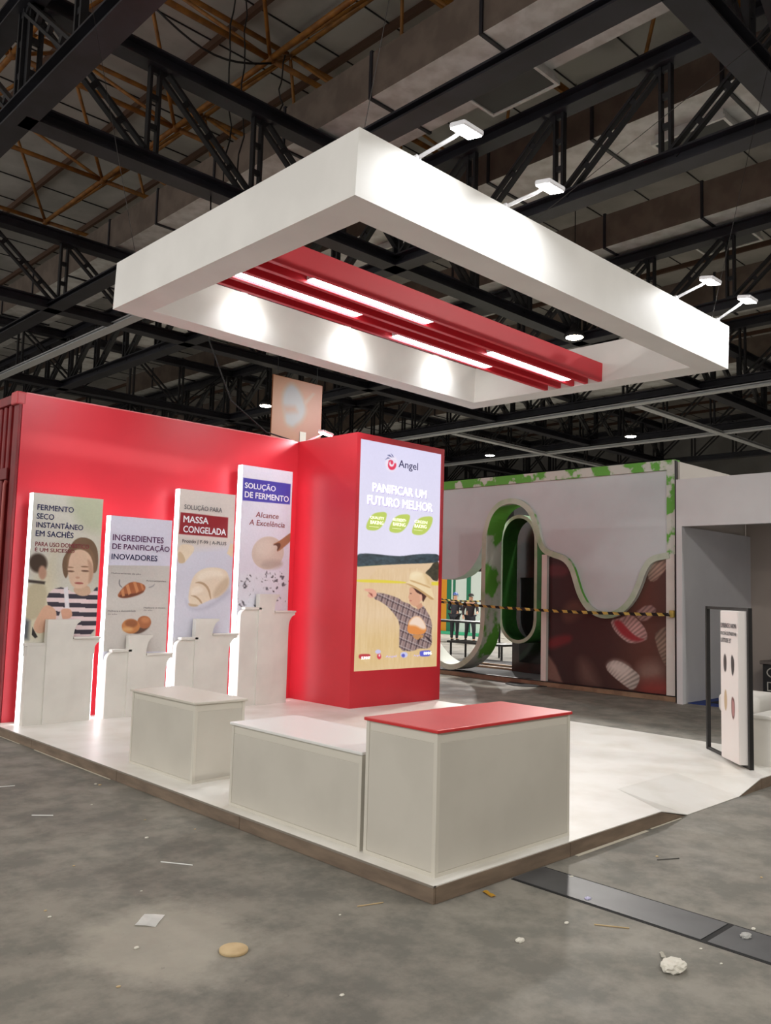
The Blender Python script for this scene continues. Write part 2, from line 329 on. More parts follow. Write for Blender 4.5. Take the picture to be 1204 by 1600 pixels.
ART_LIGHTBOX = [
  ('p',[(-.034,.552),(1.035,.513),(1.066,1.038),(-.019,1.008)],(226,196,160),.004),
  ('p',[(-.015,.817),(1.054,.825),(1.066,1.038),(-.019,1.008)],(222,190,135),.1),
  ('p',[(-.01,.502),(.136,.496),(.278,.498),(.395,.5),(.525,.499),(.678,.487),(.836,.479),(1.01,.477),(1.007,.514),(.838,.523),(.577,.531),(.378,.539),(.234,.544),(.094,.551),(-.006,.556)],(52,66,74),.004),
  ('p',[(-.008,.539),(.186,.536),(.329,.54),(.234,.546),(.094,.552),(-.006,.557)],(72,96,62),.004),
  ('p',[(-.007,.611),(.286,.608),(.603,.613),(.603,.62),(.287,.621),(-.006,.621)],(228,208,70),.004),
  ('p',[(.908,.609),(1.013,.607),(1.014,.623),(.909,.624)],(228,208,70),.004),
  ('p',[(.82,.568),(.894,.543),(.925,.52),(1.007,.506),(1.007,.605),(.93,.601),(.896,.586),(.852,.575)],(60,54,42),.004),
  ('x',[(-.032,.569),(1.036,.539),(1.066,1.038),(-.019,1.008)],'wheat'),
  ('p',[(-.007,.611),(.286,.608),(.603,.613),(.603,.62),(.287,.621),(-.006,.621)],(228,208,70),.004),
  ('p',[(.908,.609),(1.013,.607),(1.014,.623),(.909,.624)],(228,208,70),.004),
  ('x',[(.82,.568),(.894,.543),(.925,.52),(1.007,.506),(1.007,.605),(.93,.601),(.896,.586),(.852,.575)],'foliage',(62,58,44)),
  ('x',[(-.01,.502),(.136,.496),(.278,.498),(.395,.5),(.525,.499),(.678,.487),(.836,.479),(1.01,.477),(1.007,.514),(.838,.523),(.577,.531),(.378,.539),(.234,.544),(.094,.551),(-.006,.556)],'foliage',(54,68,76)),
  ('x',[(.205,.679),(.232,.665),(.309,.666),(.407,.676),(.507,.688),(.548,.703),(.63,.71),(.682,.728),(.746,.736),(.808,.715),(.852,.743),(.896,.766),(.931,.805),(.923,.843),(.937,.893),(.895,.919),(.767,.913),(.685,.927),(.522,.92),(.518,.858),(.519,.795),(.452,.758),(.371,.725),(.273,.7),(.215,.694)],'plaid'),
  ('p',[(.713,.721),(.786,.705),(.803,.724),(.746,.738)],(205,150,122),.004),
  ('p',[(.646,.635),(.74,.645),(.863,.667),(.827,.69),(.802,.707),(.784,.675),(.752,.664),(.709,.661),(.667,.642)],(72,38,32),.004),
  ('p',[(.627,.635),(.677,.638),(.72,.66),(.762,.668),(.774,.69),(.765,.709),(.713,.725),(.661,.717),(.635,.706),(.629,.691),(.616,.682),(.629,.669)],(218,164,134),.004),
  ('p',[(.795,.683),(.793,.69),(.789,.695),(.781,.698),(.773,.698),(.765,.695),(.759,.69),(.757,.683),(.758,.676),(.763,.67),(.771,.667),(.779,.667),(.787,.67),(.793,.676)],(226,168,142),.004),
  ('p',[(.658,.665),(.657,.666),(.654,.666),(.65,.667),(.645,.667),(.641,.666),(.638,.666),(.637,.665),(.638,.664),(.641,.663),(.645,.663),(.65,.663),(.654,.663),(.657,.664)],(90,55,50),.004),
  ('p',[(.661,.698),(.659,.699),(.656,.699),(.65,.7),(.643,.7),(.638,.699),(.634,.699),(.632,.698),(.633,.697),(.637,.696),(.643,.696),(.65,.696),(.655,.696),(.659,.697)],(180,95,90),.004),
  ('p',[(.563,.619),(.628,.609),(.622,.59),(.641,.571),(.714,.563),(.82,.574),(.886,.594),(.909,.613),(.899,.632),(.957,.689),(.914,.693),(.848,.675),(.794,.66),(.708,.642),(.624,.628)],(238,214,172),.004),
  ('p',[(.563,.619),(.625,.628),(.708,.642),(.794,.661),(.848,.675),(.914,.694),(.959,.689),(.858,.666),(.793,.651),(.708,.633),(.624,.62)],(196,156,106),.004),
  ('p',[(.652,.575),(.714,.566),(.788,.572),(.726,.588),(.643,.597)],(246,228,192),.03),
  ('p',[(.82,.576),(.886,.596),(.904,.628),(.855,.621)],(214,180,130),.03),
  ('p',[(.628,.609),(.759,.622),(.9,.64),(.899,.632),(.77,.616),(.633,.601)],(205,168,118),.004),
  ('p',[(.091,.65),(.184,.647),(.232,.658),(.243,.679),(.206,.686),(.168,.69),(.13,.68),(.139,.673),(.167,.665),(.101,.657)],(230,168,145),.004),
  ('p',[(.143,.664),(.186,.67),(.196,.683),(.177,.679)],(150,80,70),.004),
  ('p',[(.616,.814),(.635,.788),(.685,.77),(.747,.766),(.801,.781),(.857,.816),(.853,.842),(.784,.853),(.68,.85),(.618,.84)],(226,142,72),.004),
  ('p',[(.633,.796),(.685,.77),(.747,.766),(.807,.783),(.851,.812),(.852,.827),(.804,.829),(.719,.809),(.636,.809)],(242,216,196),.012),
  ('p',[(.68,.852),(.827,.852),(.807,.868),(.744,.877),(.691,.863)],(200,140,85),.004),
  ('p',[(.832,.857),(.87,.862),(.914,.875),(.937,.893),(.904,.885),(.86,.869)],(48,34,40),.004),
  ('p',[(.754,.875),(.785,.864),(.756,.902)],(60,42,45),.004),
  ('p',[(.055,.933),(.07,.928),(.171,.929),(.187,.934),(.184,.944),(.168,.949),(.076,.949),(.057,.944)],(190,50,60),.004),
  ('p',[(.312,.942),(.31,.947),(.303,.952),(.294,.954),(.283,.954),(.273,.951),(.265,.946),(.263,.941),(.265,.935),(.271,.931),(.281,.929),(.292,.929),(.302,.931),(.309,.936)],(215,50,75),.004),
  ('p',[(.3,.938),(.3,.94),(.297,.942),(.293,.943),(.289,.943),(.285,.942),(.282,.94),(.281,.938),(.282,.935),(.285,.933),(.288,.932),(.293,.932),(.297,.933),(.299,.935)],(245,225,225),.004),
  ('p',[(.307,.922),(.304,.926),(.295,.929),(.282,.93),(.267,.93),(.253,.928),(.244,.925),(.24,.921),(.243,.917),(.252,.914),(.266,.912),(.28,.912),(.294,.914),(.303,.918)],(205,200,235),.004),
  ('p',[(.629,.941),(.625,.946),(.613,.951),(.594,.953),(.574,.953),(.556,.95),(.543,.945),(.538,.939),(.542,.933),(.554,.929),(.572,.927),(.593,.927),(.611,.93),(.624,.935)],(205,205,240),.004),
  ('p',[(.596,.944),(.594,.947),(.588,.95),(.579,.951),(.569,.951),(.56,.949),(.554,.946),(.551,.943),(.553,.939),(.559,.937),(.568,.935),(.578,.935),(.587,.937),(.593,.94)],(95,95,190),.004),
  ('p',[(.777,.93),(.789,.926),(.901,.924),(.919,.929),(.916,.946),(.903,.952),(.801,.952),(.78,.947)],(90,95,205),.004),
  ('p',[(.089,.392),(.108,.357),(.16,.324),(.219,.312),(.332,.305),(.329,.332),(.301,.361),(.242,.388),(.174,.396)],(192,210,96),.004),
  ('p',[(.357,.392),(.377,.357),(.433,.323),(.495,.31),(.615,.303),(.612,.33),(.581,.36),(.519,.388),(.447,.397)],(192,210,96),.004),
  ('p',[(.635,.393),(.656,.356),(.716,.321),(.782,.308),(.908,.3),(.905,.329),(.872,.36),(.806,.388),(.73,.397)],(192,210,96),.004),
  ('p',[(.447,.08),(.44,.096),(.42,.11),(.39,.119),(.356,.121),(.325,.116),(.304,.105),(.296,.091),(.302,.075),(.322,.062),(.351,.053),(.385,.05),(.416,.055),(.438,.066)],(245,235,250),.015),
  ('p',[(.43,.088),(.425,.098),(.412,.107),(.391,.113),(.368,.115),(.347,.112),(.332,.104),(.327,.095),(.331,.084),(.345,.075),(.365,.069),(.388,.068),(.409,.071),(.424,.078)],(228,45,85),.004),
  ('p',[(.403,.084),(.4,.09),(.392,.096),(.38,.099),(.367,.1),(.354,.098),(.346,.094),(.342,.088),(.345,.081),(.353,.075),(.365,.072),(.378,.071),(.39,.073),(.399,.077)],(245,235,245),.004),
  ('p',[(.352,.077),(.325,.069),(.414,.061),(.428,.078),(.406,.083)],(235,228,248),.004),
  ('p',[(.392,.079),(.391,.083),(.386,.087),(.379,.089),(.371,.09),(.364,.088),(.359,.086),(.357,.082),(.358,.077),(.363,.074),(.37,.072),(.378,.071),(.385,.072),(.39,.075)],(226,50,88),.004),
  ('p',[(.33,.075),(.36,.068),(.387,.072),(.374,.077),(.352,.075),(.337,.088)],(226,50,88),.004),
  ('p',[(.294,.073),(.324,.06),(.356,.062),(.325,.066)],(70,75,130),.004),
  ('p',[(.317,.051),(.346,.047),(.379,.057),(.36,.056)],(70,75,130),.004),
  ('p',[(.359,.041),(.379,.045),(.397,.055),(.382,.053)],(70,75,130),.004),
]
ART_READER = [
  ('p',[(.481,-.02),(1.059,-.03),(1.043,.251),(.721,.232),(.551,.113)],(186,190,164),.08),
  ('p',[(-.055,.709),(.362,.36),(.459,1.026),(-.033,1.004)],(212,206,182),.1),
  ('p',[(.25,.485),(.242,.515),(.21,.538),(.161,.551),(.105,.551),(.053,.538),(.015,.514),(-.002,.485),(.006,.456),(.037,.432),(.085,.419),(.141,.419),(.194,.432),(.233,.455)],(74,60,50),.02),
  ('p',[(.246,.55),(.243,.571),(.23,.588),(.208,.598),(.183,.598),(.159,.588),(.141,.571),(.132,.549),(.135,.528),(.148,.511),(.169,.502),(.194,.502),(.218,.511),(.237,.528)],(192,150,128),.015),
  ('p',[(-.021,.629),(.237,.62),(.282,.715),(.219,.853),(-.027,.891)],(190,180,152),.02),
  ('p',[(-.003,.6),(.236,.611),(.229,.63),(.011,.62)],(62,52,48),.01),
  ('p',[(-.033,.857),(.062,.883),(.058,1.008),(-.022,1.005)],(90,95,100),.03),
  ('x',[(.311,.668),(.501,.641),(.659,.692),(.904,.689),(.963,.641),(1.003,.641),(1.017,1.025),(.407,1.0),(.407,.835),(.251,.749)],'stripe'),
  ('p',[(.626,.643),(.855,.621),(.909,.69),(.789,.712),(.659,.692)],(206,172,146),.004),
  ('p',[(.526,.382),(.604,.308),(.728,.282),(.889,.304),(.976,.391),(.974,.529),(.897,.547),(.815,.528),(.56,.527),(.537,.575),(.513,.587),(.467,.539),(.45,.455)],(122,97,76),.004),
  ('p',[(.521,.467),(.538,.412),(.638,.371),(.766,.365),(.878,.416),(.915,.491),(.913,.553),(.855,.627),(.73,.659),(.614,.643),(.554,.576)],(222,190,165),.008),
  ('p',[(.515,.479),(.532,.406),(.636,.357),(.789,.343),(.916,.404),(.963,.529),(.909,.541),(.907,.466),(.836,.398),(.715,.371),(.602,.384),(.547,.437),(.54,.527)],(134,106,82),.008),
  ('p',[(.636,.534),(.631,.536),(.616,.538),(.594,.539),(.569,.539),(.547,.538),(.531,.536),(.525,.533),(.531,.531),(.545,.529),(.567,.528),(.592,.528),(.614,.529),(.63,.531)],(112,78,62),.004),
  ('p',[(.857,.528),(.851,.531),(.834,.533),(.809,.534),(.781,.534),(.756,.533),(.739,.531),(.732,.528),(.738,.525),(.755,.523),(.78,.522),(.808,.522),(.833,.523),(.851,.526)],(112,78,62),.004),
  ('p',[(.624,.506),(.619,.508),(.604,.509),(.582,.51),(.557,.51),(.535,.509),(.52,.508),(.514,.506),(.519,.503),(.534,.502),(.556,.501),(.581,.501),(.603,.502),(.619,.504)],(150,115,92),.004),
  ('p',[(.848,.497),(.842,.499),(.824,.501),(.799,.502),(.772,.502),(.747,.501),(.729,.499),(.723,.497),(.729,.495),(.746,.493),(.77,.492),(.798,.492),(.823,.493),(.841,.495)],(150,115,92),.004),
  ('p',[(.778,.616),(.772,.62),(.754,.622),(.727,.623),(.698,.623),(.671,.621),(.652,.618),(.645,.615),(.651,.612),(.669,.61),(.696,.608),(.725,.609),(.752,.61),(.771,.613)],(176,92,88),.004),
  ('p',[(.719,.577),(.716,.58),(.708,.583),(.696,.585),(.682,.585),(.67,.583),(.661,.58),(.657,.576),(.66,.573),(.668,.57),(.68,.568),(.694,.568),(.706,.57),(.715,.573)],(204,158,134),.004),
  ('p',[(.801,.429),(.903,.479),(.917,.578),(.843,.633),(.855,.528)],(196,158,134),.015),
  ('p',[(.257,.759),(.427,.806),(.411,.894),(.373,.934),(.18,.979),(.102,.924),(.161,.852)],(216,172,146),.004),
  ('p',[(.102,.924),(.181,.991),(.148,1.001),(.098,.976)],(40,36,36),.004),
  ('p',[(.498,.653),(.556,.642),(.599,.799),(.537,.803)],(226,222,228),.004),
  ('p',[(.466,.819),(.499,.796),(.628,.796),(.653,.866),(.461,.872)],(214,164,140),.004),
  ('p',[(.437,.872),(.477,.814),(.51,.874)],(225,215,210),.004),
]
ART_PASTRY = [
  ('p',[(-.205,.381),(1.08,.361),(1.155,1.04),(-.116,1.017)],(202,197,192),.004),
  ('p',[(.164,.612),(.2,.573),(.278,.526),(.386,.492),(.56,.506),(.621,.536),(.583,.576),(.457,.604),(.263,.624)],(168,98,62),.004),
  ('p',[(.177,.605),(.258,.592),(.483,.584),(.589,.559),(.583,.576),(.457,.606),(.263,.627)],(110,58,38),.01),
  ('p',[(.292,.526),(.332,.512),(.384,.584),(.343,.598)],(205,140,95),.004),
  ('p',[(.401,.498),(.449,.494),(.503,.564),(.469,.584)],(205,140,95),.004),
  ('p',[(.222,.566),(.258,.546),(.288,.605),(.247,.611)],(200,135,92),.004),
  ('p',[(.516,.506),(.554,.51),(.588,.549),(.561,.563)],(198,130,90),.004),
  ('p',[(.406,.872),(.685,.821),(.73,.835),(.606,.887),(.466,.898)],(95,70,60),.01),
  ('p',[(.735,.806),(.726,.828),(.696,.845),(.651,.854),(.6,.854),(.553,.844),(.519,.826),(.505,.805),(.513,.783),(.543,.766),(.588,.756),(.639,.756),(.687,.766),(.721,.784)],(168,104,68),.004),
  ('p',[(.707,.789),(.701,.799),(.683,.807),(.656,.811),(.625,.811),(.597,.807),(.576,.798),(.568,.788),(.574,.778),(.592,.769),(.619,.765),(.65,.765),(.678,.77),(.699,.778)],(195,130,88),.02),
  ('p',[(.554,.836),(.543,.861),(.504,.881),(.447,.891),(.382,.891),(.322,.879),(.28,.859),(.262,.834),(.273,.81),(.311,.79),(.367,.779),(.432,.78),(.493,.791),(.536,.811)],(196,130,78),.004),
  ('p',[(.514,.814),(.506,.827),(.479,.838),(.439,.844),(.394,.843),(.353,.837),(.324,.826),(.312,.813),(.32,.799),(.347,.789),(.386,.783),(.431,.783),(.473,.789),(.503,.8)],(150,92,58),.015),
  ('p',[(.447,.859),(.439,.867),(.417,.873),(.383,.876),(.346,.876),(.312,.872),(.288,.865),(.279,.858),(.286,.85),(.308,.844),(.341,.84),(.379,.841),(.413,.844),(.437,.851)],(216,165,110),.02),
  ('p',[(.183,.481),(.197,.481),(.193,.52),(.246,.54),(.233,.544),(.18,.523)],(120,120,125),.004),
  ('p',[(.656,.535),(.722,.525),(.756,.506),(.762,.51),(.732,.531),(.663,.541)],(140,140,145),.004),
]
ART_FROZEN = [
  ('p',[(-.112,.42),(1.093,.348),(1.11,1.015),(-.059,1.011)],(208,208,222),.08),
  ('p',[(.031,.156),(.881,.163),(.882,.304),(.017,.303)],(150,40,48),.004),
  ('p',[(.005,.37),(.253,.365),(.315,.4),(.174,.473),(.13,.495),(.022,.494)],(228,212,188),.004),
  ('p',[(.017,.417),(.089,.422),(.158,.474),(.13,.495),(.022,.497)],(205,182,150),.004),
  ('p',[(.943,.339),(1.027,.35),(.988,.438),(.886,.413)],(226,208,178),.004),
  ('p',[(.175,.709),(.265,.802),(.656,.765),(.965,.642),(.972,.703),(.534,.813),(.219,.802)],(190,190,206),.03),
  ('p',[(.228,.755),(.245,.65),(.312,.566),(.495,.516),(.785,.512),(.936,.546),(.948,.642),(.809,.704),(.651,.729),(.48,.76),(.356,.781)],(230,214,192),.004),
  ('p',[(.304,.625),(.444,.606),(.592,.646),(.644,.727),(.619,.732),(.562,.658),(.446,.624)],(186,158,126),.004),
  ('p',[(.253,.708),(.346,.702),(.444,.73),(.489,.76),(.458,.761),(.404,.733),(.332,.715)],(186,158,126),.004),
  ('p',[(.497,.528),(.754,.524),(.89,.571),(.6,.58),(.413,.612),(.345,.578)],(240,228,210),.03),
  ('p',[(.828,.596),(.942,.57),(.952,.642),(.809,.704),(.667,.726),(.675,.669)],(206,186,160),.03),
  ('p',[(.278,.661),(.416,.636),(.516,.671),(.392,.695),(.275,.708)],(240,228,210),.02),
  ('p',[(.228,.755),(.263,.781),(.41,.78),(.408,.766),(.292,.764)],(196,172,140),.01),
]
ART_DOUGH = [
  ('p',[(.018,.09),(.967,.091),(.965,.241),(.022,.25)],(72,66,168),.004),
  ('p',[(-.088,.763),(1.04,.715),(1.036,1.008),(-.054,1.055)],(222,222,232),.04),
  ('p',[(.885,.589),(.858,.642),(.773,.687),(.645,.715),(.501,.721),(.368,.704),(.273,.667),(.235,.617),(.261,.564),(.347,.519),(.475,.49),(.619,.484),(.752,.501),(.847,.539)],(206,190,178),.006),
  ('p',[(.669,.565),(.655,.592),(.608,.616),(.539,.63),(.46,.634),(.388,.625),(.337,.606),(.316,.58),(.33,.553),(.377,.529),(.447,.514),(.525,.511),(.597,.52),(.649,.539)],(216,202,190),.06),
  ('p',[(.859,.673),(.839,.688),(.781,.701),(.697,.71),(.603,.714),(.517,.712),(.458,.704),(.435,.692),(.455,.677),(.512,.664),(.596,.655),(.691,.651),(.776,.653),(.836,.661)],(184,168,158),.04),
  ('p',[(.617,.544),(.788,.511),(.994,.446),(1.054,.444),(1.035,.5),(.847,.566),(.716,.599),(.803,.551),(.772,.53)],(166,116,86),.004),
  ('p',[(.618,.549),(.789,.519),(.817,.552),(.726,.596),(.756,.543)],(96,62,48),.004),
  ('x',[(-.036,.755),(1.04,.709),(1.018,.999),(-.021,1.029)],'splat'),
]
ART_MURAL = [
  ('p',[(.528,-.018),(1.009,-.017),(1.007,1.012),(.627,1.056),(.72,.605)],(92,58,48),.15),
  ('p',[(-.03,.058),(.153,.057),(.195,.123),(.122,.162),(-.029,.155)],(84,42,46),.02),
  ('p',[(.113,.475),(.155,.379),(.259,.328),(.371,.426),(.26,.487),(.177,.529)],(88,64,54),.03),
  ('p',[(-.024,.702),(.04,.641),(.209,.611),(.222,.666),(.126,.71),(.009,.752)],(104,34,38),.02),
  ('p',[(.272,.792),(.363,.812),(.463,.975),(.453,1.012),(.283,.994)],(100,80,72),.05),
  ('p',[(-.013,.768),(.074,.875),(.141,1.009),(-.011,.987)],(122,96,86),.012),
  ('p',[(.964,.838),(.954,.872),(.927,.901),(.888,.92),(.844,.925),(.804,.914),(.776,.889),(.766,.856),(.776,.821),(.804,.791),(.844,.773),(.888,.769),(.927,.78),(.954,.805)],(136,110,100),.05),
  ('p',[(1.033,.95),(1.021,.973),(.987,.995),(.938,1.01),(.883,1.016),(.832,1.012),(.797,.998),(.784,.977),(.797,.953),(.832,.931),(.883,.916),(.938,.91),(.987,.915),(1.021,.929)],(150,62,56),.06),
  ('x',[(.853,.185),(.843,.115),(.866,.053),(.938,.017),(1.009,.004),(1.009,.061),(.956,.131),(.902,.188)],'pleat',(172,146,130)),
  ('x',[(.729,.427),(.857,.347),(.929,.401),(.812,.502)],'pleat',(170,138,132)),
  ('x',[(.544,.486),(.625,.468),(.719,.428),(.812,.511),(.848,.588),(.83,.624),(.71,.659),(.626,.611),(.568,.552)],'pleat',(206,176,170)),
  ('p',[(.568,.494),(.625,.477),(.701,.553),(.766,.602),(.83,.615),(.747,.64),(.664,.609),(.607,.559)],(156,52,58),.012),
  ('x',[(.625,.468),(.719,.437),(.812,.511),(.846,.588),(.816,.612),(.747,.594),(.682,.536)],'pleat',(205,165,160)),
  ('x',[(.506,.854),(.53,.807),(.588,.784),(.664,.804),(.757,.857),(.789,.889),(.766,.961),(.72,1.001),(.655,.964),(.569,.911)],'pleat',(212,202,192)),
  ('p',[(.521,.844),(.54,.81),(.588,.788),(.664,.808),(.72,.843),(.645,.912)],(214,206,198),.03),
  ('x',[(.893,.576),(.946,.529),(1.008,.5),(1.007,.833),(.955,.761),(.92,.678)],'pleat',(146,126,110)),
]

# ================================================================== the hall
floor = struct(obj('floor', BX(-14, 52, -14, 52, -0.2, 0), concrete()))
trench_m = mat('trench_plate_steel', (78,79,80), .45, c2=(66,66,67), scale=2.5)
me = mesh_of(BX(-.16,.16,-.6,.6,0,.005), 'trench_plate', trench_m)
for k in range(5):
    link('trench_plate', me, floor, (.86, -.62-1.235*k, 0.0005))
gap_m = mat('black_gap', (14,14,14), .8)
obj('trench_gap', boxes((.68,1.04,-6.2,-.02,0,.002)), gap_m, floor)
ceiling = struct(obj('ceiling', BX(-14, 52, -14, 52, 13.6, 13.8), roof_m))
me = mesh_of(BX(-.05,.05,-32,32,-.16,0), 'purlin', purlin_m)
for k in range(24): link('purlin', me, ceiling, (-6+2.3*k, 19, 13.6))
me = mesh_of(BX(-32,32,-.01,.01,-.03,0), 'roof_seam', steel_dark)
for k in range(30): link('roof_seam', me, ceiling, (19, -4+1.6*k, 13.6))
hallwall = mat('hall_wall_sheet', (150,148,144), .7, c2=(132,130,126), scale=.5)
struct(obj('wall_back', BX(-14, 52, 51.8, 52, 0, 13.8), hallwall))
struct(obj('light_block_wall', BX(-14, 52, -14.2, -14, 0, 13.8), hallwall))  # unseen wall, added to keep world light off front-facing surfaces
struct(obj('wall_right', BX(51.8, 52, -14, 52, 0, 13.8), hallwall))

# trusses: box-laced steel members -------------------------------------------
def laced(L, w=.2, b=.045, d=.1, pitch=.46):
    bm = boxes((-w/2,-w/2+b,-d/2,d/2,0,L),(w/2-b,w/2,-d/2,d/2,0,L))
    n = max(1, int(L/pitch))
    for i in range(n+1):
        z = min(max(L*i/n, .04), L-.04)
        box(bm, -w/2+b, w/2-b, -d/2+.02, d/2-.02, z-.045, z+.045)
    return bm
def ibeam(L, w, h, t=.03):
    return boxes((0,L,-w/2,w/2,0,t),(0,L,-w/2,w/2,h-t,h),(0,L,-t,t,t,h-t))
ZB, ZT = 8.0, 9.72
VERT = {}
def truss(name, axis, at, a, b, step, flip, label, group=None, ladder=True):
    """a truss along x or y: chords, and each web member a part"""
    t = thing(name, label, 'truss', (a, at, ZB) if axis == 'x' else (at, a, ZB), (0,0,0) if axis == 'x' else (0,0,math.pi/2), group)
    L = b-a
    link('bottom_chord', mesh_of(ibeam(L, .34, .24), 'bottom_chord', steel_beam), t)
    link('top_chord', mesh_of(ibeam(L, .3, .26), 'top_chord', steel_beam), t, (0,0,ZT-ZB-.06))
    hgt = ZT-ZB-.3; dl = math.hypot(step-.22, hgt)
    key = (round(step,3), ladder)
    if key not in VERT:
        if ladder: VERT[key] = (mesh_of(laced(hgt), 'vertical', steel_dark), mesh_of(laced(dl), 'diagonal', steel_dark))
        else: VERT[key] = (mesh_of(boxes((-.1,-.05,-.04,.04,0,hgt),(.05,.1,-.04,.04,0,hgt)), 'vertical', steel_dark), mesh_of(boxes((-.09,-.05,-.04,.04,0,dl),(.05,.09,-.04,.04,0,dl)), 'diagonal', steel_dark))
    mv, md = VERT[key]; n = int(round(L/step))
    for i in range(n+1):
        link('vertical', mv, t, (min(max(i*step, .1), L-.1), 0, .24))
        if i < n:
            o = link('diagonal', md, t); f = flip if flip in (1,-1) else (1 if i % 2 else -1)
            x0, x1 = (i*step+.11, (i+1)*step-.11) if f > 0 else ((i+1)*step-.11, i*step+.11)
            d = Vector((x1-x0, 0, -hgt)).normalized()          # from the top chord down to the bottom chord
            z = d; y = Vector((0,1,0)); x = y.cross(z)
            o.matrix_local = Matrix(((x.x,y.x,z.x,x0),(x.y,y.y,z.y,0),(x.z,y.z,z.z,.24+hgt),(0,0,0,1)))
    return t
truss('roof_truss', 'x', 8.15, .3, 33.0, 1.92, 1, 'dark steel truss whose chords run behind the canopy at the upper left', 'hall roof trusses')
truss('roof_truss', 'x', .6, .3, 20.5, 1.87, 1, 'blue-black steel truss in the top right corner of the photo', 'hall roof trusses')
truss('roof_truss', 'y', 7.5, -3.15, 39, 1.875, 1, 'dark laced truss behind the arm lamps above the canopy right side', 'hall roof trusses')
truss('roof_truss', 'y', .3, .6, 31.5, 1.93, -1, 'heavy dark truss crossing the top left corner of the photo', 'hall roof trusses')
truss('roof_truss', 'x', 15.9, .3, 33.0, 1.92, 1, 'second dark truss behind the canopy left corner, over the red wall', 'hall roof trusses')
truss('roof_truss', 'y', 14.0, -3.15, 39, 1.875, 1, 'dark laced truss seen behind the red slats through the canopy opening', 'hall roof trusses')
FAR = 'far steel truss lost among the dark web at the back of the hall'
for a in (20.4, 26.7, 33.0): truss('roof_truss', 'y', a, 3, 45, 1.9, 1, FAR, 'far roof trusses', False)
for a in (23.6, 31.3): truss('roof_truss', 'x', a, .3, 45, 1.92, 0, FAR, 'far roof trusses', False)
# columns of the far hall
# plain secondary beams, and pale strips added for chord undersides catching light
def beam(axis, at, a, b, z, w, h, m, name, label, cat, group=None):
    o = link(name, mesh_of(ibeam(b-a, w, h), name, m))
    o.location = (a, at, z) if axis == 'x' else (at, a, z); o.rotation_euler = (0,0,0) if axis == 'x' else (0,0,math.pi/2)
    return tag(o, label, cat, group)
beam('y', 3.95, -2, 40, 8.0, .34, .14, steel_beam, 'secondary_beam', 'plain dark roof beam passing just behind the canopy front corner', 'beam')
beam('y', 5.5, 13.0, 24, 7.98, .26, .1, flange_strip_m, 'pale_flange_strip', 'pale steel strip running back above the red wall', 'flange strip')
for at, a, b, lab in ((20.4, 4, 26, 'added bright strip for the lit chord underside just below the canopy right corner, crossing the photo'), (26.7, 4, 30, 'added pale strip for a lit chord underside further back, parallel to the bright one below the canopy')):
    beam('y', at, a, b, 7.86, .26, .1, flange_strip_m, 'pale_flange_strip', lab, 'flange strip')
for at, a, b, lab in ((18.1, 20.6, 40, 'added pale strip for a lit chord underside running back above the lightbox right edge'), (10.25, 20.6, 40, 'added pale strip for a lit chord underside running back above the green booth right end')):
    beam('x', at, a, b, 7.84, .26, .1, flange_strip_m, 'pale_flange_strip', lab, 'flange strip')

# ducts ------------------------------------------------------------------------
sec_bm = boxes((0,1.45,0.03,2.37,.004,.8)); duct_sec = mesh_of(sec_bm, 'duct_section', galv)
duct_sec.materials.append(duct_side_shade)
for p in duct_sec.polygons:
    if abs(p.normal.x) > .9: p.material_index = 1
flange_me = mesh_of(boxes((-.03,1.48,-.03,.03,-.03,0),(-.03,0,-.03,.03,0,.83),(1.45,1.48,-.03,.03,0,.83),(-.03,1.48,-.03,.03,.8,.83)), 'duct_flange', steel_beam)
outlet_bm = boxes((.3,1.2,-.62,.62,-.16,0),(.25,.3,-.67,.67,-.2,-.13),(1.2,1.25,-.67,.67,-.2,-.13),(.3,1.2,-.67,-.62,-.2,-.13),(.3,1.2,.62,.67,-.2,-.13))
outlet_me = mesh_of(outlet_bm, 'air_outlet', galv)
grille_me = mesh_of(boxes((.3,1.2,-.62,.62,-.175,-.165)), 'grille', mat('outlet_plate', (60,62,60), .5))
def duct(x, y0, n, z, label, outs=()):
    t = thing('air_duct', label, 'duct', (x, y0, z), group='ceiling air ducts')
    for i in range(n):
        link('duct_section', duct_sec, t, (0, 2.4*i, 0)); link('duct_flange', flange_me, t, (0, 2.4*i, 0))
    for y in outs:
        o = link('air_outlet', outlet_me, t, (.35, y-y0, 0)); link('grille', grille_me, o)
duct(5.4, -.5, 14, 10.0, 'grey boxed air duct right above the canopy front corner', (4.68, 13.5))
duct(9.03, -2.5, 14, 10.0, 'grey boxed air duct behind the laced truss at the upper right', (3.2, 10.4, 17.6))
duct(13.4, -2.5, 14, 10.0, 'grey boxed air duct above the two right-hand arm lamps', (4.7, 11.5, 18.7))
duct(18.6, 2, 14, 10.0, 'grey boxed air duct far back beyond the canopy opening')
duct(25.0, 4, 12, 10.0, 'farthest grey air duct, barely seen among the trusses')

